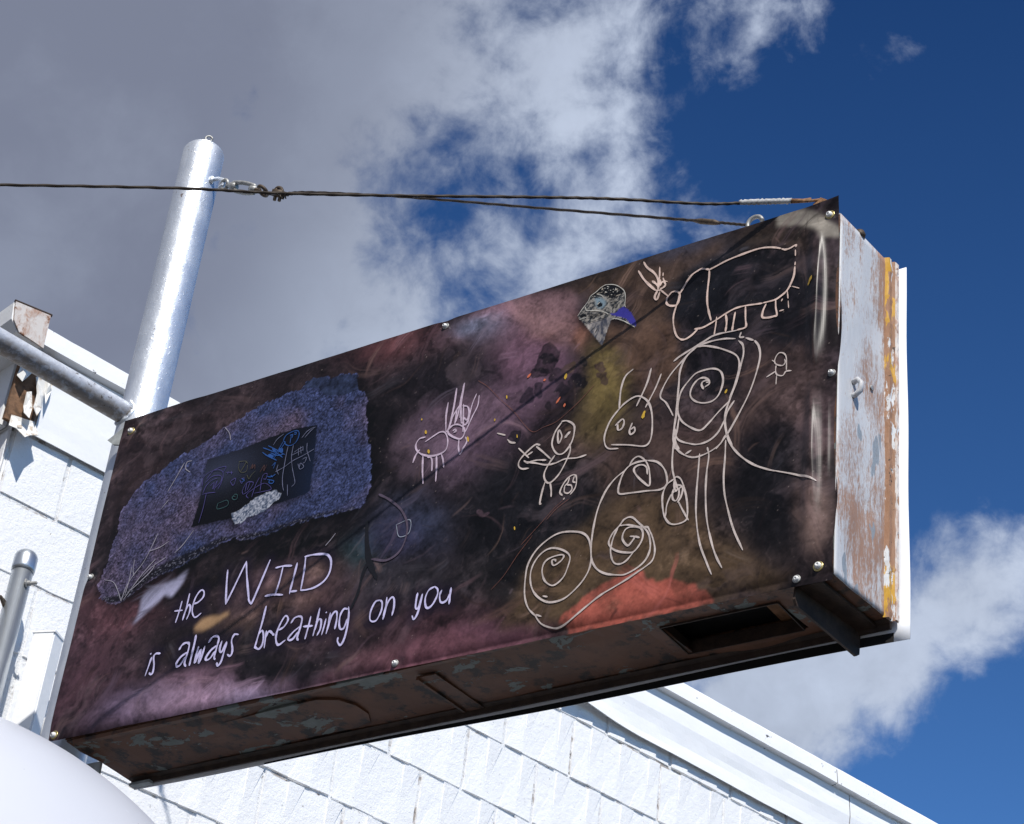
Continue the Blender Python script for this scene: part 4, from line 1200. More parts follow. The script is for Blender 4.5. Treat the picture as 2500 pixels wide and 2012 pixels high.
('ch_v',0.00156,[(0.2904,0.5471),(0.2878,0.5657),(0.3029,0.578),(0.326,0.5785),(0.3426,0.5676),(0.3443,0.5444),(0.3377,0.5268)]),
('ch_v',0.00156,[(0.296,0.5538),(0.3148,0.5651),(0.337,0.5609),(0.342,0.5466),(0.3294,0.5321)]),
('ch_v',0.00155,[(0.3131,0.5412),(0.3225,0.5469),(0.3227,0.5307),(0.3307,0.5496),(0.3272,0.5263)]),
('ch_v',0.00156,[(0.2993,0.5627),(0.3165,0.581),(0.3467,0.5812),(0.3426,0.5676)]),
('ch_v',0.00155,[(0.2947,0.5249),(0.3118,0.5238),(0.3321,0.5205)]),
('ch_v',0.00155,[(0.3502,0.5656),(0.3708,0.5601)]),
('ch_v',0.00155,[(0.3569,0.5671),(0.3569,0.5589)]),
('ch_v',0.00155,[(0.3663,0.5646),(0.3682,0.556)]),
('ch_v',0.00154,[(0.3686,0.5381),(0.3816,0.5428),(0.3824,0.5313),(0.3783,0.5259),(0.3686,0.5381)]),
('ch_v',0.00153,[(0.3957,0.5342),(0.4031,0.5243),(0.4075,0.536),(0.3987,0.5367)]),
('ch_v',0.00151,[(0.413,0.4946),(0.409,0.5052),(0.4175,0.5222),(0.4358,0.5174),(0.4273,0.5005),(0.4149,0.4942)]),
('ch_v',0.00152,[(0.4175,0.5222),(0.4171,0.4999)]),
('ch_v',0.00152,[(0.4263,0.5215),(0.4218,0.5019)]),
('ch_v',0.00151,[(0.4382,0.4819),(0.4427,0.5092),(0.4494,0.5266)]),
('ch_v',0.00151,[(0.4298,0.4808),(0.4225,0.4906),(0.4376,0.501),(0.4635,0.5086),(0.4808,0.4994),(0.4883,0.488),(0.4713,0.4876),(0.4434,0.49)]),
('ch_v',0.00151,[(0.4577,0.5117),(0.4583,0.4925)]),
('ch_v',0.00151,[(0.4562,0.5105),(0.4589,0.5305),(0.4691,0.531),(0.4683,0.5185),(0.461,0.5204)]),
('ch_v',0.00155,[(0.3066,0.5235),(0.3058,0.4883),(0.3018,0.4527)]),
('ch_w',0.00151,[(0.5337,0.5666),(0.5431,0.5704),(0.5543,0.5738)]),
('ch_w',0.0015,[(0.5281,0.5601),(0.5444,0.5637),(0.5574,0.5665)]),
('ch_w',0.0015,[(0.5442,0.5733),(0.5478,0.5547)]),
('ch_w',0.0015,[(0.5486,0.5769),(0.554,0.5579)]),
('ch_w',0.0015,[(0.5558,0.575),(0.558,0.5632)]),
('ch_w',0.00149,[(0.5503,0.5334),(0.5583,0.5186),(0.5676,0.5225),(0.5571,0.5332),(0.5558,0.5224)]),
('ch_w',0.00149,[(0.5605,0.5418),(0.5702,0.544),(0.5689,0.5332),(0.5642,0.5313)]),
('ch_w',0.00151,[(0.4916,0.5299),(0.5126,0.5355),(0.5344,0.5456),(0.5603,0.5514),(0.5873,0.56)]),
('ch_w',0.00151,[(0.4951,0.5465),(0.4942,0.534),(0.5011,0.521)]),
('ch_w',0.00152,[(0.5141,0.588),(0.5131,0.5673),(0.5131,0.5417),(0.5138,0.5129),(0.5185,0.4896),(0.5238,0.4757)]),
('ch_w',0.00151,[(0.5282,0.5857),(0.5288,0.5567),(0.5359,0.5293),(0.5431,0.51),(0.5509,0.4875),(0.544,0.4799)]),
('ch_w',0.00148,[(0.5315,0.4878),(0.5371,0.4597)]),
('ch_w',0.00151,[(0.5479,0.5981),(0.559,0.6111),(0.5764,0.6176)]),
('ch_w',0.00151,[(0.5565,0.5973),(0.5694,0.6099),(0.5799,0.6166)]),
('ch_w',0.0015,[(0.5657,0.5803),(0.5684,0.562),(0.5769,0.5437),(0.5827,0.5311)]),
('ch_w',0.00153,[(0.4719,0.6011),(0.4797,0.6136),(0.4952,0.6224)]),
('ch_b',0.00196,[(0.5051,0.5985),(0.4986,0.6051),(0.5032,0.6169),(0.5193,0.6222),(0.5334,0.6199),(0.539,0.6086),(0.5352,0.5935),(0.5246,0.5867),(0.5121,0.5893),(0.5018,0.5978)]),
('ch_b',0.00196,[(0.5174,0.6146),(0.5181,0.5933)]),
('ch_b',0.00196,[(0.5141,0.6139),(0.521,0.6136),(0.5209,0.6055)]),
('ch_b',0.00196,[(0.5236,0.6177),(0.5287,0.6179),(0.5297,0.6128),(0.5243,0.6143)]),
('ch_b',0.00198,[(0.4439,0.6022),(0.4597,0.5931),(0.4874,0.5759),(0.5039,0.5618)]),
('ch_b',0.00197,[(0.4446,0.5907),(0.4592,0.5786),(0.4892,0.5585)]),
('ch_b',0.00196,[(0.4688,0.5825),(0.4884,0.5708),(0.5059,0.5693)]),
('ch_b',0.00197,[(0.4576,0.6034),(0.4817,0.5871),(0.5098,0.5666)]),
('ch_b',0.00195,[(0.4738,0.5667),(0.4863,0.581),(0.4975,0.6022)]),
('ch_b',0.00195,[(0.4792,0.5652),(0.4929,0.5824),(0.5048,0.6002)]),
('ch_b',0.00194,[(0.4723,0.5159),(0.491,0.5078),(0.4888,0.502),(0.4794,0.5061),(0.4798,0.5123)]),
('ch_b',0.00194,[(0.4705,0.5243),(0.4817,0.5197),(0.493,0.5232)]),
('ch_b',0.00194,[(0.481,0.5231),(0.4871,0.5183)]),
('ch_b',0.00195,[(0.4794,0.5475),(0.4868,0.5535),(0.4845,0.5397)]),
('ch_b',0.00197,[(0.4024,0.5357),(0.409,0.5292),(0.4005,0.5282)]),
('ch_b',0.00763,[(0.4644,0.5789),(0.4764,0.5708)]),
('ch_b',0.00764,[(0.4718,0.593),(0.4834,0.5786)]),
('ch_b',0.0076,[(0.4922,0.5859),(0.5009,0.5771)]),
('ch_g',0.00164,[(0.3453,0.4896),(0.3703,0.4912),(0.3742,0.4775),(0.3476,0.4755),(0.3453,0.4896)]),
('ch_g2',0.00163,[(0.3836,0.4942),(0.3891,0.5007),(0.3969,0.4972),(0.3972,0.4875),(0.3884,0.4882),(0.3832,0.4959),(0.3921,0.4952)]),
('ch_y',0.00144,[(0.3834,0.5828),(0.3853,0.566),(0.395,0.5538),(0.409,0.5533),(0.4091,0.5694)]),
('ch_y',0.00144,[(0.3823,0.5839),(0.3996,0.5809),(0.4083,0.5729)]),
('ch_y',0.00143,[(0.405,0.5802),(0.399,0.5672),(0.3927,0.556)]),
('ch_y',0.00142,[(0.4131,0.5426),(0.4208,0.5309),(0.426,0.5392),(0.4348,0.5465)]),
('ch_r',0.00175,[(0.419,0.5555),(0.4235,0.5672),(0.4242,0.5557),(0.4294,0.564),(0.4319,0.5521)]),
('ch_r',0.00174,[(0.4484,0.5397),(0.4572,0.555),(0.4586,0.5402),(0.4642,0.5547)]),
('pale',0.00484,[(0.7865,0.2507),(0.8258,0.2394),(0.8555,0.2564),(0.8637,0.3005),(0.8453,0.344),(0.8103,0.3787),(0.7794,0.4003)]),
('diamond',0.00156,[(0.8344,0.3166),(0.8666,0.3198),(0.8688,0.2905),(0.846,0.2872),(0.8344,0.3166)]),
('drip',0.01091,[(0.7591,0.343),(0.768,0.2904),(0.7831,0.2427),(0.8062,0.2026)]),
('drip',0.00776,[(0.7797,0.249),(0.7698,0.2239),(0.7654,0.1815),(0.7545,0.1495)]),
('bird_w',0.00148,[(1.2266,0.7177),(1.2292,0.709),(1.2378,0.705),(1.2519,0.7005),(1.2661,0.6939),(1.2757,0.6879),(1.2806,0.6834)]),
('bird_w',0.00147,[(1.2153,0.6909),(1.2236,0.6902),(1.2318,0.6905)]),
('bird_w',0.00148,[(1.2449,0.7373),(1.2505,0.7366)]),
('bird_w',0.00148,[(1.2521,0.7394),(1.2596,0.7364),(1.2656,0.7305)]),
('bird_w',0.00147,[(1.2553,0.7132),(1.2568,0.7167),(1.26,0.7171)]),
('bird_w',0.00148,[(1.2108,0.7002),(1.2188,0.7123),(1.2311,0.728),(1.2373,0.7408),(1.2478,0.7462),(1.2581,0.7537),(1.2678,0.7574),(1.2762,0.7561),(1.2893,0.7512),(1.2999,0.7437),(1.3118,0.7309),(1.3162,0.7207),(1.3182,0.7073),(1.318,0.6928),(1.3198,0.6874)]),
('bird_w',0.00145,[(1.2901,0.667),(1.2964,0.6674),(1.3048,0.6633),(1.3189,0.6539),(1.3333,0.6417),(1.3447,0.6309)]),
('bird_w',0.00147,[(1.2676,0.7495),(1.2695,0.7491)]),
('bird_w',0.00147,[(1.2742,0.7468),(1.2766,0.7455)]),
('bird_w',0.00147,[(1.2811,0.7406),(1.283,0.7395)]),
('bird_w',0.00147,[(1.2875,0.741),(1.2884,0.7401)]),
('bird_w',0.00147,[(1.2693,0.7406),(1.2741,0.7375)]),
('bird_w',0.00146,[(1.2839,0.7289),(1.2868,0.7274)]),
('bird_w',0.00147,[(1.288,0.7349),(1.289,0.7331)]),
('bird_w',0.00147,[(1.2728,0.7527),(1.2777,0.7491)]),
('bird_w',0.00147,[(1.2937,0.7418),(1.2937,0.7369)]),
('bird_w',0.00146,[(1.2989,0.7342),(1.2975,0.7298)]),
('bird_d',0.00157,[(1.2318,0.7013),(1.2434,0.6936),(1.2574,0.6899),(1.2712,0.6881)]),
('bird_d',0.00156,[(1.2346,0.6906),(1.2485,0.6876),(1.2641,0.6855)]),
('bird_d',0.00156,[(1.2397,0.6744),(1.2505,0.6758),(1.2632,0.6756),(1.2767,0.6761)]),
('bird_d',0.00158,[(1.2365,0.7391),(1.2448,0.7391),(1.2534,0.7343),(1.2601,0.7308)]),
('bird_d',0.00155,[(1.2519,0.6608),(1.2469,0.6557)]),
('bird_d',0.00157,[(1.2181,0.6998),(1.2294,0.6972)]),
('bird_d',0.00155,[(1.2596,0.6555),(1.255,0.6464)]),
('bird_d',0.00156,[(1.2795,0.7171),(1.2942,0.7152)]),
('bird_d',0.00156,[(1.2838,0.7098),(1.2983,0.709)]),
('bird_d',0.00155,[(1.288,0.7026),(1.3006,0.7024)]),
('bird_d',0.00155,[(1.2912,0.6967),(1.3002,0.6967)]),
('fine',0.00111,[(0.9882,0.6122),(1.0134,0.5905),(1.0459,0.5527),(1.0838,0.5112),(1.1095,0.4764),(1.1339,0.4505),(1.1574,0.4548),(1.1835,0.4583),(1.2084,0.4729),(1.2379,0.4943),(1.2643,0.5193)]),
('fine',0.00099,[(1.2229,0.2766),(1.2037,0.2635),(1.1851,0.2451),(1.1618,0.2229),(1.1361,0.1987)]),
('fine',0.00099,[(1.1595,0.2132),(1.1323,0.1803),(1.1059,0.1414),(1.0808,0.1172)]),
('fine',0.00099,[(1.2331,0.2744),(1.207,0.2595),(1.1875,0.2399)]),
]
POLYS = {
'rock':[(0.0436,0.3563),(0.0474,0.3869),(0.0566,0.413),(0.0571,0.4412),(0.0634,0.479),(0.0627,0.5043),(0.0634,0.5404),(0.0739,0.5633),(0.0932,0.584),(0.1126,0.6047),(0.1461,0.618),(0.183,0.6341),(0.2114,0.6504),(0.2537,0.6593),(0.2867,0.6723),(0.3154,0.6866),(0.3297,0.6937),(0.3633,0.7027),(0.3959,0.7156),(0.4366,0.7261),(0.4746,0.7299),(0.5237,0.7339),(0.5317,0.7519),(0.5552,0.7486),(0.5858,0.7468),(0.592,0.734),(0.6133,0.7404),(0.6406,0.7341),(0.6723,0.7228),(0.6811,0.6822),(0.7014,0.6709),(0.7115,0.6217),(0.7216,0.5732),(0.7352,0.5243),(0.7516,0.4585),(0.7526,0.4213),(0.7481,0.3957),(0.7349,0.3808),(0.7069,0.3795),(0.6778,0.3834),(0.6417,0.3857),(0.5913,0.3848),(0.5334,0.3822),(0.4904,0.3757),(0.438,0.3765),(0.4161,0.3903),(0.3825,0.3881),(0.3293,0.37),(0.2748,0.3553),(0.2222,0.3469),(0.186,0.3346),(0.1589,0.3167),(0.1309,0.3023),(0.0903,0.3044),(0.0594,0.3284)],
'rocklip':[(0.0594,0.3284),(0.0903,0.3044),(0.1309,0.3023),(0.1589,0.3167),(0.186,0.3346),(0.2222,0.3469),(0.2748,0.3553),(0.3293,0.37),(0.3825,0.3881),(0.4161,0.3903),(0.438,0.3765),(0.4904,0.3757),(0.5334,0.3822),(0.5913,0.3848),(0.6417,0.3857),(0.6778,0.3834),(0.7349,0.3808),(0.7128,0.3863),(0.64,0.3945),(0.5677,0.394),(0.4878,0.3882),(0.4269,0.3928),(0.3792,0.4026),(0.3242,0.3918),(0.2307,0.3759),(0.1654,0.353),(0.1359,0.3287),(0.1057,0.3216)],
'rocktop':[(0.5237,0.7339),(0.5317,0.7519),(0.5552,0.7486),(0.5858,0.7468),(0.592,0.734),(0.6133,0.7404),(0.6406,0.7341),(0.6723,0.7228),(0.6811,0.6822),(0.6427,0.6808),(0.5922,0.6919),(0.564,0.7221)],
'inset':[(0.2879,0.6151),(0.3703,0.6165),(0.446,0.6248),(0.5214,0.6291),(0.5828,0.6219),(0.5904,0.5428),(0.5938,0.4571),(0.582,0.4515),(0.5199,0.4485),(0.4086,0.442),(0.2819,0.4478),(0.2899,0.505)],
'bark':[(0.3864,0.4562),(0.4017,0.4558),(0.4299,0.4661),(0.446,0.4794),(0.4717,0.4833),(0.4975,0.4853),(0.5191,0.4711),(0.517,0.463),(0.4975,0.449),(0.4776,0.4368),(0.4554,0.4355),(0.437,0.4332),(0.4202,0.4236),(0.4045,0.4257),(0.3937,0.4405)],
'bird':[(1.2108,0.7002),(1.2188,0.7123),(1.2311,0.728),(1.2373,0.7408),(1.2478,0.7462),(1.2581,0.7537),(1.2678,0.7574),(1.2762,0.7561),(1.2893,0.7512),(1.2999,0.7437),(1.3118,0.7309),(1.3162,0.7207),(1.3182,0.7073),(1.318,0.6928),(1.3199,0.6864),(1.3288,0.6758),(1.3381,0.6593),(1.3445,0.6458),(1.3468,0.6384),(1.3448,0.6305),(1.3333,0.6407),(1.319,0.653),(1.3049,0.6623),(1.2955,0.6667),(1.2884,0.6661),(1.2863,0.6596),(1.282,0.6465),(1.2787,0.6332),(1.2763,0.6196),(1.2725,0.6112),(1.2581,0.6319),(1.2426,0.6532),(1.2319,0.6701),(1.2215,0.6841),(1.2141,0.6943)],
'birdthroat':[(1.2319,0.6701),(1.2378,0.676),(1.254,0.6776),(1.2722,0.6766),(1.2867,0.6758),(1.2884,0.6661),(1.2863,0.6596),(1.282,0.6465),(1.2787,0.6332),(1.2763,0.6196),(1.2725,0.6112),(1.2581,0.6319),(1.2426,0.6532)],
'birdbeak':[(1.2833,0.6837),(1.2989,0.6806),(1.3044,0.6895),(1.3151,0.6899),(1.3229,0.6825),(1.3338,0.6684),(1.3423,0.6513),(1.3468,0.6384),(1.3454,0.6341),(1.3322,0.644),(1.322,0.6597),(1.3042,0.6702),(1.2901,0.6776)],
'birdmask':[(1.2454,0.7322),(1.2582,0.7319),(1.2681,0.7228),(1.2735,0.7132),(1.2697,0.7046),(1.26,0.7019),(1.2508,0.7127),(1.2489,0.7232)],
'birdeye':[(1.2525,0.7141),(1.2572,0.7224),(1.2663,0.7126),(1.2641,0.7065),(1.2567,0.7074)],
'birdcap':[(1.2373,0.7408),(1.2478,0.7462),(1.2581,0.7537),(1.2678,0.7574),(1.2762,0.7561),(1.2893,0.7512),(1.2999,0.7437),(1.3118,0.7309),(1.3089,0.7221),(1.2958,0.7176),(1.2819,0.7212),(1.267,0.7359),(1.2532,0.7365)],
'birdneck':[(1.2145,0.7),(1.2196,0.7042),(1.2291,0.7002),(1.2316,0.6935),(1.2186,0.6948)],
'orange':[(1.2374,0.0216),(1.2559,0.0434),(1.2895,0.0618),(1.3234,0.0744),(1.3695,0.0783),(1.401,0.0782),(1.4163,0.0648),(1.4341,0.0536),(1.4682,0.0473),(1.497,0.0324),(1.5256,0.0149),(1.5429,-0.0028),(1.5434,-0.0111),(1.4441,-0.0088),(1.3306,-0.0068),(1.2614,-0.0119)],
'lav':[(0.1806,0.293),(0.189,0.3109),(0.2224,0.3203),(0.2693,0.3266),(0.2974,0.3427),(0.2918,0.3131),(0.27,0.2844),(0.2455,0.2927),(0.2329,0.2787),(0.1967,0.2559),(0.1726,0.236),(0.1848,0.264),(0.1836,0.2811)],
'tan':[(0.3492,0.1972),(0.3637,0.2116),(0.3881,0.2123),(0.4161,0.2062),(0.4324,0.2124),(0.4365,0.2038),(0.4129,0.1914),(0.3859,0.1836),(0.3559,0.1783)],
'gcorner':[(1.6415,0.7988),(1.6824,0.7988),(1.7251,0.7784),(1.7677,0.7241),(1.7679,0.7096),(1.7349,0.7116),(1.7134,0.7435),(1.6749,0.765),(1.6449,0.7728)],
'navy1':[(1.4216,0.6986),(1.4554,0.7267),(1.4946,0.7472),(1.5797,0.7374),(1.6827,0.7071),(1.7265,0.6674),(1.734,0.5369),(1.6843,0.4901),(1.6267,0.529),(1.5697,0.5257),(1.4576,0.5285),(1.4378,0.6048)],
'brown1':[(1.2686,0.6698),(1.3448,0.6288),(1.4371,0.616),(1.4403,0.566),(1.4626,0.5269),(1.4265,0.4741),(1.3984,0.4508),(1.3431,0.5202),(1.3181,0.5766),(1.2945,0.6114)],
'headdark':[(1.4569,0.5394),(1.5159,0.5371),(1.5711,0.4937),(1.5774,0.4605),(1.5654,0.4126),(1.537,0.4106),(1.4765,0.4594),(1.4502,0.4882)],
'black2':[(1.6209,0.3162),(1.6661,0.3332),(1.7266,0.2625),(1.7371,0.1881),(1.6845,0.1781),(1.6961,0.0821),(1.6532,0.0557),(1.5968,0.1294),(1.5786,0.2295)],
'hill':[(1.119,0.03),(1.1315,0.0947),(1.1737,0.1684),(1.2788,0.2174),(1.3449,0.2506),(1.4231,0.2405),(1.4927,0.1886),(1.5429,0.1191),(1.5995,0.0683),(1.69,-0.0026),(1.5225,-0.0057),(1.3369,0.0024)],
'dark3':[(1.0461,0.3688),(1.1489,0.3943),(1.2809,0.3587),(1.2995,0.2621),(1.2798,0.2073),(1.172,0.1837),(1.1199,0.1071),(1.0791,0.1064)],
'yellow':[(1.2483,0.6035),(1.2838,0.6147),(1.3181,0.5766),(1.3422,0.5312),(1.3405,0.4889),(1.3199,0.4313),(1.285,0.4837),(1.2641,0.5438)],
'greyrt':[(1.7288,0.1667),(1.7547,0.1835),(1.7651,0.0881),(1.7573,0.0492),(1.7145,0.0458),(1.7215,0.108)],
'pinktop':[(1.0267,0.7941),(1.1046,0.798),(1.1904,0.7638),(1.2084,0.689),(1.1927,0.6318),(1.1571,0.6654),(1.1171,0.6837),(1.0674,0.734)],
'browntop':[(1.162,0.7761),(1.3227,0.7773),(1.4522,0.7789),(1.5286,0.7693),(1.5297,0.7463),(1.4802,0.7352),(1.4409,0.7146),(1.4227,0.6815),(1.4268,0.6192),(1.3553,0.6255),(1.3063,0.7198),(1.2288,0.7568)],
'brownr':[(1.5808,0.4908),(1.6372,0.4995),(1.7307,0.4756),(1.7429,0.3311),(1.7125,0.2907),(1.6565,0.3459),(1.616,0.3225),(1.5697,0.3204),(1.5764,0.3788)],
'brownm':[(1.403,0.3871),(1.4534,0.3628),(1.5028,0.3389),(1.5497,0.346),(1.5716,0.2802),(1.556,0.2209),(1.499,0.2405),(1.4489,0.2833),(1.4018,0.3362),(1.3052,0.3676),(1.301,0.3022),(1.3398,0.3122)],
'darkl':[(0.0001,0.794),(0.2504,0.7953),(0.4892,0.7925),(0.5222,0.7418),(0.3136,0.6945),(0.1635,0.6467),(0.0697,0.579),(0.0318,0.4436),(0.0132,0.3771)],
'deerlight':[(0.7905,0.4949),(0.8049,0.5506),(0.8687,0.5697),(0.9089,0.5896),(0.9853,0.613),(1.0459,0.5752),(1.087,0.5075),(1.016,0.4613),(0.9532,0.4345),(0.8685,0.4185),(0.8128,0.4275)],
'violet':[(0.2001,0.024),(0.2208,0.0499),(0.3228,0.0761),(0.377,0.0732),(0.4658,0.0297),(0.536,0.0218),(0.6202,0.0001),(0.5181,-0.0134),(0.342,-0.0021)],
'magenta':[(0.6737,0.0007),(0.7568,0.035),(0.8357,0.0407),(0.9542,0.0307),(1.0872,0.0242),(1.0908,-0.0045),(0.8822,-0.0044),(0.7244,-0.0091)],
}
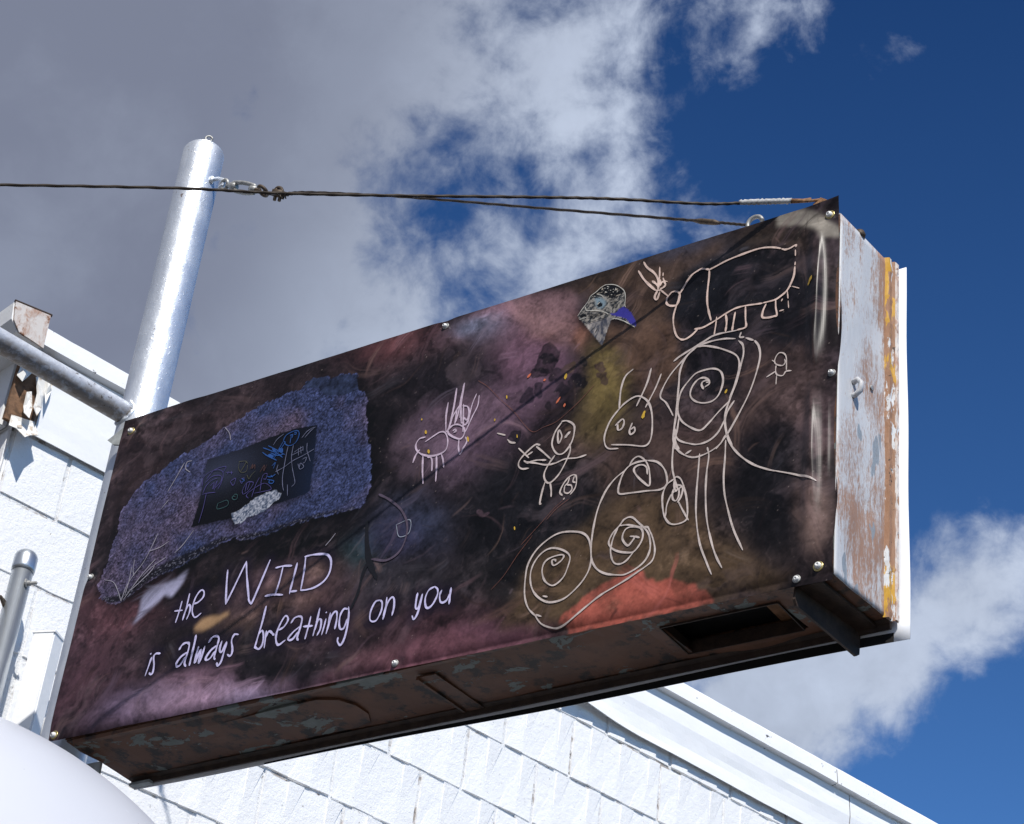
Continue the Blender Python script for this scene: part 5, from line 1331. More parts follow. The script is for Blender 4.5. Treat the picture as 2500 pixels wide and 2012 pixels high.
BLOBS = [
(0.03,0.15,5.289,3.547,0.661,-5.806,0.0545,0.0232,0.0369,0.8),
(0.165,0.286,6.939,4.99,2.447,-12.055,0.0887,0.0296,0.0423,0.7),
(0.484,-0.006,3.947,1.922,0.62,-22.054,0.2051,0.1221,0.2159,0.9),
(0.524,-0.002,14.487,6.939,1.132,-40.71,0.314,0.2542,0.4564,0.9),
(0.378,0.045,10.774,6.622,2.773,-21.653,0.1559,0.0844,0.1384,0.8),
(0.245,0.02,7.91,4.794,2.277,-24.581,0.107,0.0762,0.15,0.8),
(0.914,-0.016,5.659,2.196,0.331,-25.033,0.162,0.0545,0.0887,0.85),
(1.048,-0.001,6.855,2.36,-0.172,-28.672,0.1559,0.0545,0.0844,0.8),
(0.975,0.065,5.706,2.017,-0.228,-16.019,0.0545,0.0212,0.0319,0.7),
(0.647,0.189,8.619,3.488,-0.497,-17.366,0.0887,0.0452,0.0545,0.7),
(0.521,0.254,9.008,5.063,1.47,-13.495,0.0931,0.0545,0.0685,0.7),
(0.484,0.179,14.053,8.117,2.768,-23.834,0.107,0.0612,0.0452,0.5),
(0.636,0.247,16.883,9.127,2.649,-23.874,0.1221,0.0723,0.0612,0.6),
(0.608,0.08,7.402,2.842,-0.75,-15.482,0.0091,0.008,0.0116,0.9),
(0.453,0.13,10.993,5.479,0.602,-20.196,0.013,0.0116,0.0144,0.8),
(0.788,0.176,9.485,1.607,-4.165,-18.693,0.0252,0.0232,0.0343,0.7),
(0.753,0.266,16.946,2.922,-4.276,-18.195,0.0091,0.0319,0.0395,0.75),
(0.863,0.314,8.957,-0.286,-5.551,-13.751,0.0252,0.0395,0.0931,0.75),
(0.83,0.276,12.967,2.08,-4.369,-18.269,0.0212,0.0212,0.0648,0.6),
(0.97,0.513,6.777,4.731,4.005,-8.674,0.1221,0.0723,0.1329,0.85),
(1.06,0.565,8.183,4.816,3.812,-11.957,0.1221,0.0648,0.117,0.75),
(0.897,0.475,12.838,8.121,4.469,-13.894,0.0723,0.0482,0.0887,0.6),
(0.912,0.648,5.327,2.244,0.557,-18.177,0.0144,0.0116,0.0176,0.85),
(0.752,0.759,8.428,3.716,0.395,-21.659,0.0762,0.0232,0.0273,0.8),
(0.879,0.74,12.963,5.449,0.602,-29.369,0.0723,0.0423,0.0612,0.6),
(1.057,0.756,9.001,3.76,1.369,-22.056,0.1946,0.107,0.162,0.9),
(1.128,0.723,18.277,6.111,-0.731,-18.691,0.2232,0.107,0.0887,0.75),
(0.978,0.75,15.122,5.414,-1.353,-32.478,0.0887,0.117,0.2016,0.8),
(1.096,0.663,17.539,1.983,-5.216,-16.85,0.1878,0.0887,0.162,0.6),
(1.188,0.694,19.142,-10.311,-16.181,-18.435,0.1559,0.0648,0.0423,0.7),
(1.296,0.524,19.372,6.133,-0.143,-9.224,0.1946,0.1441,0.0296,0.85),
(1.312,0.445,16.762,4.058,-1.215,-11.814,0.1022,0.0762,0.0212,0.7),
(1.356,0.554,18.894,1.451,-5.395,-17.694,0.0648,0.0369,0.0194,0.8),
(1.406,0.595,8.865,4.573,3.182,-9.791,0.0648,0.0369,0.0252,0.85),
(1.255,0.387,14.161,1.331,-3.775,-13.816,0.0545,0.0319,0.0296,0.6),
(1.296,0.322,10.535,0.934,-3.324,-12.567,0.0482,0.0296,0.0194,0.7),
(1.492,0.331,8.148,0.479,-2.637,-9.598,0.0482,0.0296,0.0273,0.7),
(1.389,0.125,3.864,1.06,-0.223,-9.739,0.0612,0.0395,0.0212,0.85),
(1.212,0.107,9.949,2.73,-0.542,-9.677,0.0423,0.0319,0.016,0.8),
(1.546,0.104,10.843,2.332,-0.639,-10.974,0.0423,0.0273,0.0212,0.6),
(1.179,0.254,8.147,0.876,-2.589,-10.402,0.007,0.008,0.0116,0.85),
(1.042,0.252,9.991,1.283,-2.749,-11.299,0.007,0.007,0.0103,0.85),
(1.103,0.132,12.539,1.522,-2.956,-13.03,0.0103,0.0103,0.013,0.8),
(1.525,0.653,7.216,1.951,-0.359,-11.14,0.007,0.008,0.013,0.9),
(1.338,0.795,7.222,2.336,-0.15,-23.108,0.0319,0.0212,0.013,0.8),
(1.625,0.736,12.301,2.222,-2.998,-20.145,0.0369,0.0252,0.0176,0.8),
(1.467,0.751,13.197,3.639,-1.416,-31.992,0.0612,0.0648,0.107,0.55),
(1.624,0.536,24.232,0.914,-6.872,-21.761,0.0545,0.0343,0.0273,0.6),
(1.449,0.479,10.72,0.685,-2.97,-9.994,0.0091,0.008,0.0103,0.75),
(1.587,0.42,9.488,0.416,-2.775,-9.433,0.0319,0.0232,0.0296,0.6),
(1.676,0.196,10.015,0.317,-1.876,-7.209,0.008,0.008,0.0116,0.85),
(1.746,0.178,32.853,0.686,-1.898,-7.295,0.0931,0.0612,0.0578,0.8),
(1.727,0.326,25.624,0.596,-5.549,-19.463,0.0887,0.0578,0.0685,0.55),
(1.689,0.562,17.582,0.493,-3.927,-12.13,0.0273,0.0176,0.0212,0.6),
(1.694,0.673,24.205,0.649,-5.175,-15.08,0.0452,0.0296,0.0194,0.6),
(1.581,0.204,15.75,0.729,-3.091,-12.012,0.016,0.013,0.016,0.6),
(0.483,0.702,3.259,1.553,0.117,-28.632,0.0513,0.0296,0.0369,0.7),
(0.243,0.76,6.074,3.115,-0.058,-27.533,0.0343,0.0212,0.0252,0.7),
(0.07,0.646,12.499,7.543,0.498,-7.462,0.0296,0.0176,0.0232,0.8),
(0.788,0.476,17.212,5.653,-0.836,-8.371,0.007,0.006,0.008,0.85),
(0.848,0.412,12.823,1.981,-4.593,-17.65,0.0091,0.008,0.0116,0.8),
(0.577,0.336,5.074,2.321,0.168,-24.237,0.0044,0.004,0.0052,0.95),
(0.352,0.292,6.371,3.761,3.132,-30.295,0.0052,0.0044,0.006,0.9),
(0.701,0.569,32.926,8.445,-1.23,-6.276,0.0044,0.004,0.0052,0.8),
(1.133,0.337,8.185,2.268,-1.316,-15.298,0.0091,0.0103,0.016,0.8),
(1.276,0.247,10.585,0.981,-5.773,-22.936,0.013,0.0194,0.0232,0.6),
(0.592,0.819,10.777,4.834,-0.357,-42.155,0.0423,0.0273,0.0423,0.5),
(0.924,0.937,16.359,2.171,-15.886,-46.288,0.0212,0.0212,0.0212,0.0),
(0.278,0.147,15.769,6.902,-1.855,-34.028,0.0273,0.016,0.0212,0.5),
(0.904,0.168,15.521,7.7,2.477,-20.254,0.0176,0.0194,0.0273,0.5),
(1.003,0.128,15.694,2.15,-4.302,-19.308,0.0103,0.0103,0.0144,0.7),
(0.704,0.096,9.594,3.848,-0.469,-26.786,0.0452,0.0252,0.0343,0.5),
(0.574,0.196,16.384,3.308,-5.973,-27.298,0.107,0.0648,0.0482,0.5),
(1.077,0.018,19.292,6.516,-0.387,-45.677,0.1022,0.0395,0.0685,0.6),
(1.138,0.633,49.035,5.27,-14.427,-47.016,0.0052,0.0052,0.008,1.7),
(1.132,0.612,52.584,5.714,-15.352,-50.62,0.0052,0.0052,0.0091,1.7),
(1.163,0.577,53.185,5.569,-15.326,-51.209,0.0052,0.006,0.0103,1.7),
(1.123,0.597,73.516,8.105,-21.35,-71.023,0.008,0.006,0.0103,1.7),
(1.183,0.541,62.591,6.407,-17.784,-60.399,0.006,0.006,0.0103,1.7),
(1.212,0.546,62.979,6.176,-17.932,-60.449,0.008,0.008,0.0144,1.7),
(1.234,0.531,84.526,8.027,-23.927,-81.019,0.008,0.007,0.013,1.7),
(1.228,0.597,68.528,6.508,-19.895,-65.121,0.007,0.0091,0.0144,1.7),
(1.269,0.565,69.478,6.21,-19.926,-65.896,0.0423,0.0212,0.0273,1.7),
(1.276,0.532,69.873,6.205,-19.789,-66.513,0.0343,0.0176,0.0232,1.7),
(1.123,0.553,67.199,7.462,-19.185,-65.349,0.013,0.0103,0.0212,1.7),
(1.097,0.541,61.327,7.054,-17.427,-59.986,0.016,0.0116,0.0252,1.7),
(1.16,0.509,93.648,9.954,-26.277,-91.131,0.0116,0.0091,0.0144,1.7),
(1.209,0.492,69.106,6.858,-19.258,-66.889,0.0091,0.008,0.0116,1.7),
(1.098,0.461,67.553,7.851,-18.587,-66.851,0.008,0.007,0.0116,1.7),
(1.041,0.289,103.86,13.289,-26.493,-106.415,0.0612,0.0369,0.0545,1.7),
(1.186,0.59,62.262,6.3,-18.029,-59.622,0.0452,0.0296,0.013,1.7),
(1.203,0.474,126.641,12.715,-35.046,-123.018,0.0212,0.016,0.016,1.7),
]
CORNERS = [(0.0042, 0.7952), (1.7698, 0.7964), (1.7663, -0.0133), (0.0015, 0.0039)]
RIVETS = [(0.0287, 0.7628), (0.0107, 0.3907), (0.015, 0.0162), (0.8775, 0.0084), (1.701, 0.0008), (1.7404, 0.016), (1.7579, 0.4037), (1.7479, 0.7652), (0.882, 0.784)]
W1PTS = [(-1.9, -1.94, 4.23), (-.9, -1.40, 4.235), (-.049, -.941, 4.251), (.319, -.742, 4.259), (.631, -.573, 4.263), (.813, -.475, 4.257), (1.024, -.361, 4.259), (1.241, -.244, 4.264), (1.381, -.168, 4.265), (1.533, -.086, 4.259), (1.62, -.039, 4.268), (1.66, -.018, 4.271)]
ropetube(W1PTS, .0029, 36).build('cable', MAT['cable'], w1, True)
mb = MB()
pp = [Vector((1.585 + .085 * t, -.058 + .046 * t, 4.2645 + .007 * t + .0008 * math.sin(t * 60))) for t in np.linspace(0, 1, 28)]
mb.tube(pp, [.0038 + .0016 * math.sin(i * 1.7) ** 2 + .001 * min(1, i / 6) for i in range(28)], 10)
mb.build('tape_wrap', MAT['tape'], w1, True)
mb = MB()
mb.tube([pp[-1], (1.690, .000, 4.2735), (1.703, .006, 4.2755)], [.0048, .0040, .0046], 9)
for sgn in (-1, 1):
    mb.tube([(1.676, -.006, 4.272), (1.700, .006 + .004 * sgn, 4.274 + .003 * sgn), (1.716, .014, 4.277)], .0026, 8)
mb.build('binding', MAT['tapeb'], w1, True)

# ------------------------------------------------------------------ the sign box
SW, SD, SX, SH, OV = 1.7657, .1866, .0191, .80, .0365
sign = thing('box_sign', (.88, .09, ZB), 'projecting box sign with a dark painted banner lettered the WILD is always breathing on you', 'sign')
HB = SH - OV


def skew(x, y, z):      # the box is a little out of square
    t = max(0.0, 1 - x / SW)
    return Vector((x + SX * y / SD, y, ZB + z - .012 * t * (y / SD if z < .05 else 0)))


def panel(name, quad, material, thick, parent=sign):
    """quad of four skewed points, thickened along its normal"""
    q = [Vector(p) for p in quad]
    n = (q[1] - q[0]).cross(q[3] - q[0]).normalized()
    mb = MB()
    mb.prism(q, -n * thick)
    return mb.build(name, material, parent)


XL = .045
panel('front_panel', [skew(XL, .0, .002), skew(SW, 0, .002), skew(SW, 0, HB), skew(XL, 0, HB)], MAT['under'], .003)
panel('back_panel', [skew(SW, SD, .002), skew(XL, SD, .002), skew(XL, SD, HB), skew(SW, SD, HB)], MAT['under'], .003)
panel('top_panel', [skew(XL, .0, HB + .003), skew(SW, .0, HB + .003), skew(SW, SD, HB + .003), skew(XL, SD, HB + .003)], MAT['end'], .003)
panel('left_panel', [skew(XL, SD - .004, .004), skew(XL, .004, .004), skew(XL, .004, HB - .002), skew(XL, SD - .004, HB - .002)], MAT['greyp'], .003)
# right end: a dented sheet
ny, nz = 18, 60
vs, fs = [], []
for j in range(nz + 1):
    for i in range(ny + 1):
        y, z = SD * i / ny, -.002 + (HB + .003) * j / nz
        e = min(i, ny - i) / ny * min(1, 6 * min(j, nz - j) / nz)
        dn = (float(fbm(np.array([y * 16]), np.array([z * 7]), 3, 5)[0]) - .5) * .010 * min(1, 4 * e)
        dn -= .006 * math.exp(-((y - .10) / .03) ** 2 - ((z - .17) / .04) ** 2) + .004 * math.exp(-((y - .06) / .03) ** 2 - ((z - .05) / .05) ** 2)
        vs.append(skew(SW + .002 + dn, y, z))
for j in range(nz):
    for i in range(ny):
        a = j * (ny + 1) + i
        fs.append((a, a + 1, a + ny + 2, a + ny + 1))
endp = obj('end_panel', vs, fs, MAT['end'], sign, smooth=True)
s = endp.modifiers.new('thickness', 'SOLIDIFY'); s.thickness = .002; s.offset = -1
ORIGIN[endp.name] = ORIGIN[sign.name]


def sub(o, parent):
    """make o a sub-part of a part whose own frame is the world's"""
    o.parent = parent
    o.matrix_parent_inverse = Matrix.Identity(4)


# fixings on the end panel
def bolt(y, z, r, h, material=MAT['steel'], name='bolt'):
    p = skew(SW + .002, y, z)
    mb = MB()
    mb.lathe([(r * 1.5, 0), (r * 1.5, .0015), (r, .0016), (r * .96, h * .7), (r * .6, h)], p, (1, -.1, 0), 12)
    sub(mb.build(name, material, None, True), endp)


p = skew(SW + .001, .051, .402)
mb = MB()
mb.tube([p + Vector((0, 0, .012)), p + Vector((.010, -.001, .016)), p + Vector((.017, -.002, .006)), p + Vector((.015, -.002, -.010)), p + Vector((.004, 0, -.016)), p + Vector((-.003, 0, -.015))], .0052, 10)
sub(mb.build('staple', MAT['end'], None, True), endp)
mb = MB()
mb.lathe([(.004, -.004), (.0105, -.002), (.012, .004), (.009, .011), (.003, .014)], skew(SW - .004, .075, HB + .001), (0, 0, 1), 14)
sub(mb.build('knob', MAT['clip'], None, True), endp)
for y, z, r, h in ((.168, .295, .0045, .008), (.170, .225, .0032, .006), (.171, .185, .0032, .004), (.169, .48, .003, .004), (.171, .40, .003, .003), (.112, .44, .0035, .002)):
    bolt(y, z, r, h, MAT['clip'] if r < .0034 else MAT['steel'], 'screw')
# standing seam along the back edge, with flaking yellow paint
vs, fs = [], []
K = 70
for k in range(K + 1):
    z = -.006 + (HB + .010) * k / K
    a = .0025 * (rng.random() - .5)
    vs += [skew(SW + .0005, SD - .030 + a, z), skew(SW + .0105 + a, SD - .028, z), skew(SW + .010 + a, SD - .018 + a, z), skew(SW + .004, SD - .014, z), skew(SW + .0125 + a, SD - .011, z), skew(SW + .0130 + a, SD - .001, z)]
for k in range(K):
    for j in range(5):
        a = k * 6 + j
        fs.append((a, a + 1, a + 7, a + 6))
obj('edge_seam', vs, fs, MAT['yellow'], sign, smooth=False)
vs = []
for k in range(K + 1):
    z = -.004 + (HB + .006) * k / K
    a = .0028 * (rng.random() - .3)
    vs += [skew(SW + .0120, SD - .0115, z), skew(SW + .0142 + a, SD - .010 + a, z), skew(SW + .0135, SD - .0005, z)]
fs = [(k * 3 + j, k * 3 + j + 1, k * 3 + j + 4, k * 3 + j + 3) for k in range(K) for j in range(2)]
obj('sealant_bead', vs, fs, MAT['endcap'], sign)

# underside with its hatch
hx0, hx1, hy0, hy1 = 1.405, 1.632, .050, .150
mb = MB()


def bq(x0, x1, y0, y1, n=8):
    vs, fs = [], []
    for i in range(n + 1):
        for j in range(5):
            x, y = x0 + (x1 - x0) * i / n, y0 + (y1 - y0) * j / 4
            zz = .0025 * math.sin(x * 9 + y * 20) + .002 * math.sin(x * 23 + 1)
            if x0 < .06 and i == 0:
                x += .012 * (rng.random() - .5)
            vs.append(skew(x, y, zz if 0 < j < 4 and 0 < i < n else 0))
    for i in range(n):
        for j in range(4):
            a = i * 5 + j
            fs.append((a, a + 5, a + 6, a + 1))
    mb.add(vs, [tuple(reversed(f)) for f in fs] if False else fs)


bq(XL, hx0, .004, SD, 40)
bq(hx1, SW, .004, SD, 6)
bq(hx0, hx1, .004, hy0, 8)
bq(hx0, hx1, hy1, SD, 8)
und = mb.build('underside', MAT['under'], sign)
s = und.modifiers.new('thickness', 'SOLIDIFY'); s.thickness = .003; s.offset = 1
mb = MB()
# turned-in lips of the hatch
for (x0, x1, y0, y1) in ((hx0 - .002, hx0, hy0, hy1), (hx1, hx1 + .002, hy0, hy1), (hx0, hx1, hy0 - .002, hy0), (hx0, hx1, hy1, hy1 + .002)):
    mb.box((x0 + .006, y0, ZB - .004), (x1 + .006, y1, ZB + .022))
mb.build('hatch_lip', MAT['dark'], sign)
mb = MB()
mb.box((hx0 - .03, hy0 - .03, ZB + .045), (hx1 + .03, hy1 + .03, ZB + .050))
mb.build('hatch_shade_board', MAT['shade_black'], sign)  # blackened sheet stands in for the darkness inside the hatch
mb = MB()
mb.box((hx1 - .040, .012, ZB + .026), (hx1 + .025, .170, ZB + .045))
mb.build('batten', MAT['batten'], sign)
# flanges along the bottom edges
mb = MB()
mb.prism([skew(XL + .01, SD - .018, -.003), skew(XL + .01, SD - .001, -.003), skew(XL + .01, SD - .001, -.015), skew(XL + .01, SD - .006, -.016), skew(XL + .01, SD - .008, -.006)], skew(SW, SD, 0) - skew(XL + .01, SD, 0))
mb.build('back_flange', MAT['dark'], sign)
mb = MB()
mb.prism([skew(XL + .02, .002, -.001), skew(XL + .02, .020, -.001), skew(XL + .02, .018, -.005), skew(XL + .02, .004, -.008)], Vector((SW - XL - .03, 0, .010)))
mb.build('front_flange', MAT['under'], sign)
# hand-hole cover with a rounded end
cov = [(.423, .047), (.441, .155), (.560, .157), (.660, .158), (.700, .146), (.716, .120), (.716, .085), (.700, .055), (.660, .038), (.560, .040)]
mb = MB()
mb.prism([skew(x, y, -.0045) for x, y in cov], (0, 0, .0045))
mb.build('access_cover', MAT['under'], sign)
# iron angles across the underside
mb = MB()
mb.prism([Vector((1.693, .006, ZB - .003)), Vector((1.689, .006, ZB - .030)), Vector((1.690, .012, ZB - .040)), Vector((1.718, .180, ZB - .056)), Vector((1.720, .187, ZB - .050)), Vector((1.722, .187, ZB - .003))], (.005, 0, 0))
mb.prism([skew(1.699, .006, -.0035), skew(1.742, .006, -.0035), skew(1.742, .185, -.0035), skew(1.706, .185, -.0035)], (0, 0, -.005))
mb.build('iron_angle', MAT['dark'], sign)
mb = MB()
mb.prism([skew(.897, .035, -.003), skew(.897, .035, -.011), skew(.897, .172, -.011), skew(.897, .180, -.003)], (.005, 0, 0))
mb.prism([skew(.902, .035, -.0035), skew(.940, .035, -.0035), skew(.940, .178, -.0035), skew(.902, .178, -.0035)], (0, 0, -.003))
mb.build('iron_angle', MAT['under'], sign)
mb = MB()
mb.prism([skew(.060, .170, -.014), skew(.115, .170, -.014), skew(.115, .184, -.014), skew(.060, .184, -.014)], (0, 0, -.006))
mb.build('corner_tab', MAT['greyp'], sign)
# rear banner, a plain white sheet that stands past the box
vs, fs = [], []
NXr, NZr = 60, 24
for i in range(NXr + 1):
    for j in range(NZr + 1):
        u, v = i / NXr, j / NZr
        x = .070 + (1.8095 - .070) * u + .006 * (1 - v) * u
        z = -.036 + .012 * (1 - u) * 0 + (.763 + .036) * v
        vs.append(Vector((x, SD + .006 + .003 * math.sin(x * 7) * (1 - v) + .002 * math.sin(z * 19) * u, ZB + z + .008 * (1 - u) * (1 - v))))
for i in range(NXr):
    for j in range(NZr):
        a = i * (NZr + 1) + j
        fs.append((a, a + NZr + 1, a + NZr + 2, a + 1))
rb = obj('rear_banner', vs, fs, MAT['vinyl'], sign, smooth=True)
rb['label'] = 'white back sheet standing past the right and lower edge'
s = rb.modifiers.new('thickness', 'SOLIDIFY'); s.thickness = .0012
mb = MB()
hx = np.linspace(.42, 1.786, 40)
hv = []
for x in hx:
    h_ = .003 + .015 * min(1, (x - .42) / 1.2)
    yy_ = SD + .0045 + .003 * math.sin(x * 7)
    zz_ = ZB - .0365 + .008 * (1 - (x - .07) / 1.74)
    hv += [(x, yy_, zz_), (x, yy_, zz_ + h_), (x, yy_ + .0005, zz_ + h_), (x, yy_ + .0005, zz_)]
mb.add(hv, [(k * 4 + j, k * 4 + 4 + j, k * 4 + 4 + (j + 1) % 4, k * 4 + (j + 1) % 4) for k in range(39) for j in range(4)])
sub(mb.build('shaded_hem', MAT['shade_black']), rb)  # black hem strip, the shade on it put into its colour
# eyebolt on top that takes the stay
mb = MB()
ep = Vector((1.540, .086, ZB + HB + .003))
mb.tube([ep, ep + Vector((0, 0, .105))], .0045, 10)
mb.tube(arc(ep + Vector((0, 0, .120)), (1, 0, .1), (-.1, 0, 1), .016, 0, 2 * math.pi * .93, 20), .0046, 10)
mb.build('eyebolt', MAT['steel'], sign, True)
mb = MB()
ep = Vector((1.719, .016, ZB + HB + .003))
mb.prism([ep + Vector((-.02, -.008, 0)), ep + Vector((.02, -.008, 0)), ep + Vector((.014, -.006, .052)), ep + Vector((0, -.004, .064)), ep + Vector((-.014, -.006, .052))], (0, .006, 0))
mb.build('stay_lug', MAT['tapeb'], sign)

# ------------------------------------------------------------------ the printed banner
TL, TR, BR, BL = [np.array(c) for c in CORNERS]
RV = [np.array(r) for r in RIVETS]


def ridge(x, z, a, b, w, amp, taper=True):
    """a soft fold along the segment a-b"""
    ax, az = a
    dx, dz = b[0] - ax, b[1] - az
    L2 = dx * dx + dz * dz
    t = np.clip(((x - ax) * dx + (z - az) * dz) / L2, 0, 1)
    dd = np.hypot(x - ax - t * dx, z - az - t * dz)
    f = np.sin(np.pi * np.clip(t, .02, .98)) ** .6 if taper else 1.0
    return amp * f * np.exp(-(dd / w) ** 2)


def yb(x, z):
    """front surface of the vinyl (metres behind the box front plane)"""
    x = np.asarray(x, float); z = np.asarray(z, float)
    y = -.0055 - .0035 * fbm(x * 2.2 + 3, z * 2.8, 3, 21) - .0016 * fbm(x * 7, z * 7, 2, 33)
    # puckers from the corner eyelets
    for a, b, w, amp in (((.035, .760), (.30, .735), .014, .0040), ((.04, .75), (.20, .64), .020, .0035), ((.035, .765), (.24, .80), .012, .0025),
                         ((1.74, .755), (1.33, .700), .016, .0036), ((1.74, .74), (1.28, .560), .030, .0045), ((1.72, .62), (1.20, .47), .040, .0030),
                         ((1.60, .05), (1.30, .09), .014, .0020), ((1.68, .02), (1.45, .13), .016, .0022), ((.03, .02), (.30, .07), .016, .0030), ((.06, .02), (.24, .16), .02, .0022),
                         ((.02, .39), (.16, .46), .016, .0022), ((.87, .012), (.62, .045), .016, .0022), ((.87, .012), (1.1, .05), .016, .0022), ((.88, .78), (.70, .75), .014, .0018), ((.88, .78), (1.05, .75), .014, .0018)):
        y = y - ridge(x, z, a, b, w, amp)
    # slack strip that rolls round the right-hand corner between the rivets
    t = np.clip((x - 1.716) / .052, 0, 1)
    slack = np.sin(np.pi * np.clip((z - .415) / .335, 0, 1)) ** .55 + .9 * np.sin(np.pi * np.clip((.395 - z) / .33, 0, 1)) ** .6
    y = y - .010 * slack * np.sin(np.pi * np.clip((x - 1.700) / .050, 0, 1)) ** 2.2 + .012 * slack * t ** 2
    y = y - ridge(x, z, (1.733, .72), (1.728, .43), .005, .0030) - ridge(x, z, (1.722, .55), (1.727, .42), .004, .0025)
    y = y - ridge(x, z, (1.722, .39), (1.733, .14), .005, .0026) - ridge(x, z, (1.752, .36), (1.752, .18), .004, .0022)
    # lower hem curls under a little, top right ear stands up
    y = y + .006 * np.clip((.022 - z) / .022, 0, 1) ** 2
    y = y - .006 * np.clip((x - 1.70) / .07, 0, 1) * np.clip((z - .755) / .04, 0, 1)
    # pulled down at the rivets
    for r in RV:
        y = y * (1 - np.exp(-((x - r[0]) ** 2 + (z - r[1]) ** 2) / .018 ** 2)) - .0035 * np.exp(-((x - r[0]) ** 2 + (z - r[1]) ** 2) / .018 ** 2)
    return y


NX, NZ = 980, 440
U, V = np.meshgrid(np.linspace(0, 1, NX), np.linspace(0, 1, NZ), indexing='ij')
BX = (BL[0] * (1 - U) + BR[0] * U) * (1 - V) + (TL[0] * (1 - U) + TR[0] * U) * V
BZ = (BL[1] * (1 - U) + BR[1] * U) * (1 - V) + (TL[1] * (1 - U) + TR[1] * U) * V
# uneven cut edges
BZ = BZ + V ** 8 * .0016 * (fbm(BX * 14, BX * 0, 3, 2) - .5) - (1 - V) ** 8 * .003 * (fbm(BX * 9, BX * 0 + 4, 3, 3) - .5)
BX = BX + U ** 20 * .004 * (fbm(BZ * 12, BZ * 0, 3, 4) - .5) + U ** 30 * .004 * np.sin(BZ * 16)
BY = yb(BX, BZ)

def inside(poly, jag=0.0, seed=0, scale=60):
    p = np.array(poly)
    X = BX + (jag * 2 * (fbm(BX * scale, BZ * scale, 4, 60 + seed) - .5) if jag else 0)
    Z = BZ + (jag * 2 * (fbm(BX * scale + 5, BZ * scale + 8, 4, 61 + seed) - .5) if jag else 0)
    r = np.zeros(BX.shape, bool)
    n = len(p)
    for i in range(n):
        x1, z1 = p[i]
        x2, z2 = p[(i + 1) % n]
        if z1 == z2:
            continue
        c = ((z1 > Z) != (z2 > Z)) & (X < (x2 - x1) * (Z - z1) / (z2 - z1) + x1)
        r ^= c
    return r


def blur(m, k):
    a = m.astype(float)
    for _ in range(2):
        for ax in (0, 1):
            c = np.cumsum(np.concatenate([np.repeat(a.take([0], ax), k + 1, ax), a, np.repeat(a.take([-1], ax), k, ax)], ax), ax)
            n = a.shape[ax]
            a = (c.take(range(2 * k + 1, 2 * k + 1 + n), ax) - c.take(range(0, n), ax)) / (2 * k + 1)
    return a


def lay(mask, col, amount=1.0):
    global paint
    m = (mask.astype(float) if mask.dtype == bool else mask)[..., None] * amount
    col = np.asarray(col)
    paint = paint * (1 - m) + col * m


# ---- paint
wx = (fbm(BX * 5, BZ * 5, 5, 41) - .5)
wz = (fbm(BX * 5 + 9, BZ * 5 - 4, 5, 42) - .5)
QX, QZ = BX + wx * .11, BZ + wz * .11
sx_, sz_ = fbm(BX * 34, BZ * 34, 3, 43), fbm(BX * 34 + 5, BZ * 34 + 2, 3, 44)
paint = np.empty((NX, NZ, 3))
paint[:] = lin(34, 28, 33)
def splat(b_):
    global paint
    px_, pz_, m00, m01, m10, m11, cr, cg, cb, st_ = b_
    ax_, az_ = BX + wx * .05 + (sx_ - .5) * .034 - px_, BZ + wz * .05 + (sz_ - .5) * .034 - pz_
    r2 = (m00 * ax_ + m01 * az_) ** 2 + (m10 * ax_ + m11 * az_) ** 2
    wgt = (np.clip((1.15 - r2) / .30, 0, 1) * .85 * (.75 + .25 * np.clip(r2, 0, 1)))[..., None]
    paint = paint * (1 - wgt) + np.array((cr, cg, cb)) * wgt


for b_ in BLOBS:
    px_, pz_, m00, m01, m10, m11, cr, cg, cb, st_ = b_
    if st_ > 1.5:
        continue
    ax_, az_ = QX - px_, QZ - pz_
    r2 = (m00 * ax_ + m01 * az_) ** 2 + (m10 * ax_ + m11 * az_) ** 2
    wgt = np.exp(-r2 ** 1.25) * min(1, st_ * 1.05)
    wgt = wgt[..., None]
    paint = paint * (1 - wgt) + np.array((cr, cg, cb)) * wgt
# cloudy pigment, tide marks and grain
st1 = fbm((BX * .86 + BZ * .5) * 12 + wx * 3, (BZ * .86 - BX * .5) * 26 + wz * 3, 5, 51)
st2 = fbm(BX * 26 + wx * 4, BZ * 26 + wz * 4, 6, 52, .64)
st3 = fbm(BX * 170, BZ * 170, 3, 53, .7)
tide = fbm(BX * 4.5 + wx * 2.2 + 3, BZ * 4.5 + wz * 2.2, 5, 57, .55) * 9
lev = np.floor(tide)
fr = tide - lev
paint *= (.72 + .55 * vnoise(lev * 1.7 + .5, lev * 0 + .3, 58))[..., None]



def _in(poly, jag, seed, k=5):
    return blur(inside(POLYS[poly], jag, seed, 24), k)


TEX = np.clip(.42 + 1.15 * (st2 - .12) * 1.25 + .65 * (st3 - .5) + .40 * (st1 - .5), .25, 2.2)[..., None]
for nm, c_, am, k_ in (('hill', (78, 62, 42), .8, 7), ('dark3', (25, 25, 31), .75, 8), ('browntop', (68, 52, 40), .75, 6), ('brownr', (62, 48, 46), .65, 8), ('brownm', (72, 56, 52), .7, 7), ('brown1', (88, 66, 52), .8, 5), ('navy1', (22, 24, 32), .85, 5), ('black2', (21, 21, 26), .75, 7), ('headdark', (17, 17, 22), .85, 4),
                       ('yellow', (98, 86, 42), .6, 5), ('greyrt', (106, 88, 84), .7, 5), ('pinktop', (134, 102, 112), .65, 5), ('darkl', (46, 35, 40), .6, 8), ('deerlight', (96, 78, 96), .45, 9), ('violet', (128, 106, 132), .5, 5), ('magenta', (104, 66, 78), .5, 6)):
    m_ = (_in(nm, .022, len(nm) * 3, k_) * am)[..., None]
    paint = paint * (1 - m_) + np.array(lin(*c_)) * m_
for b_ in BLOBS:
    if b_[-1] > 1.5:
        splat(b_)
paint = paint * TEX
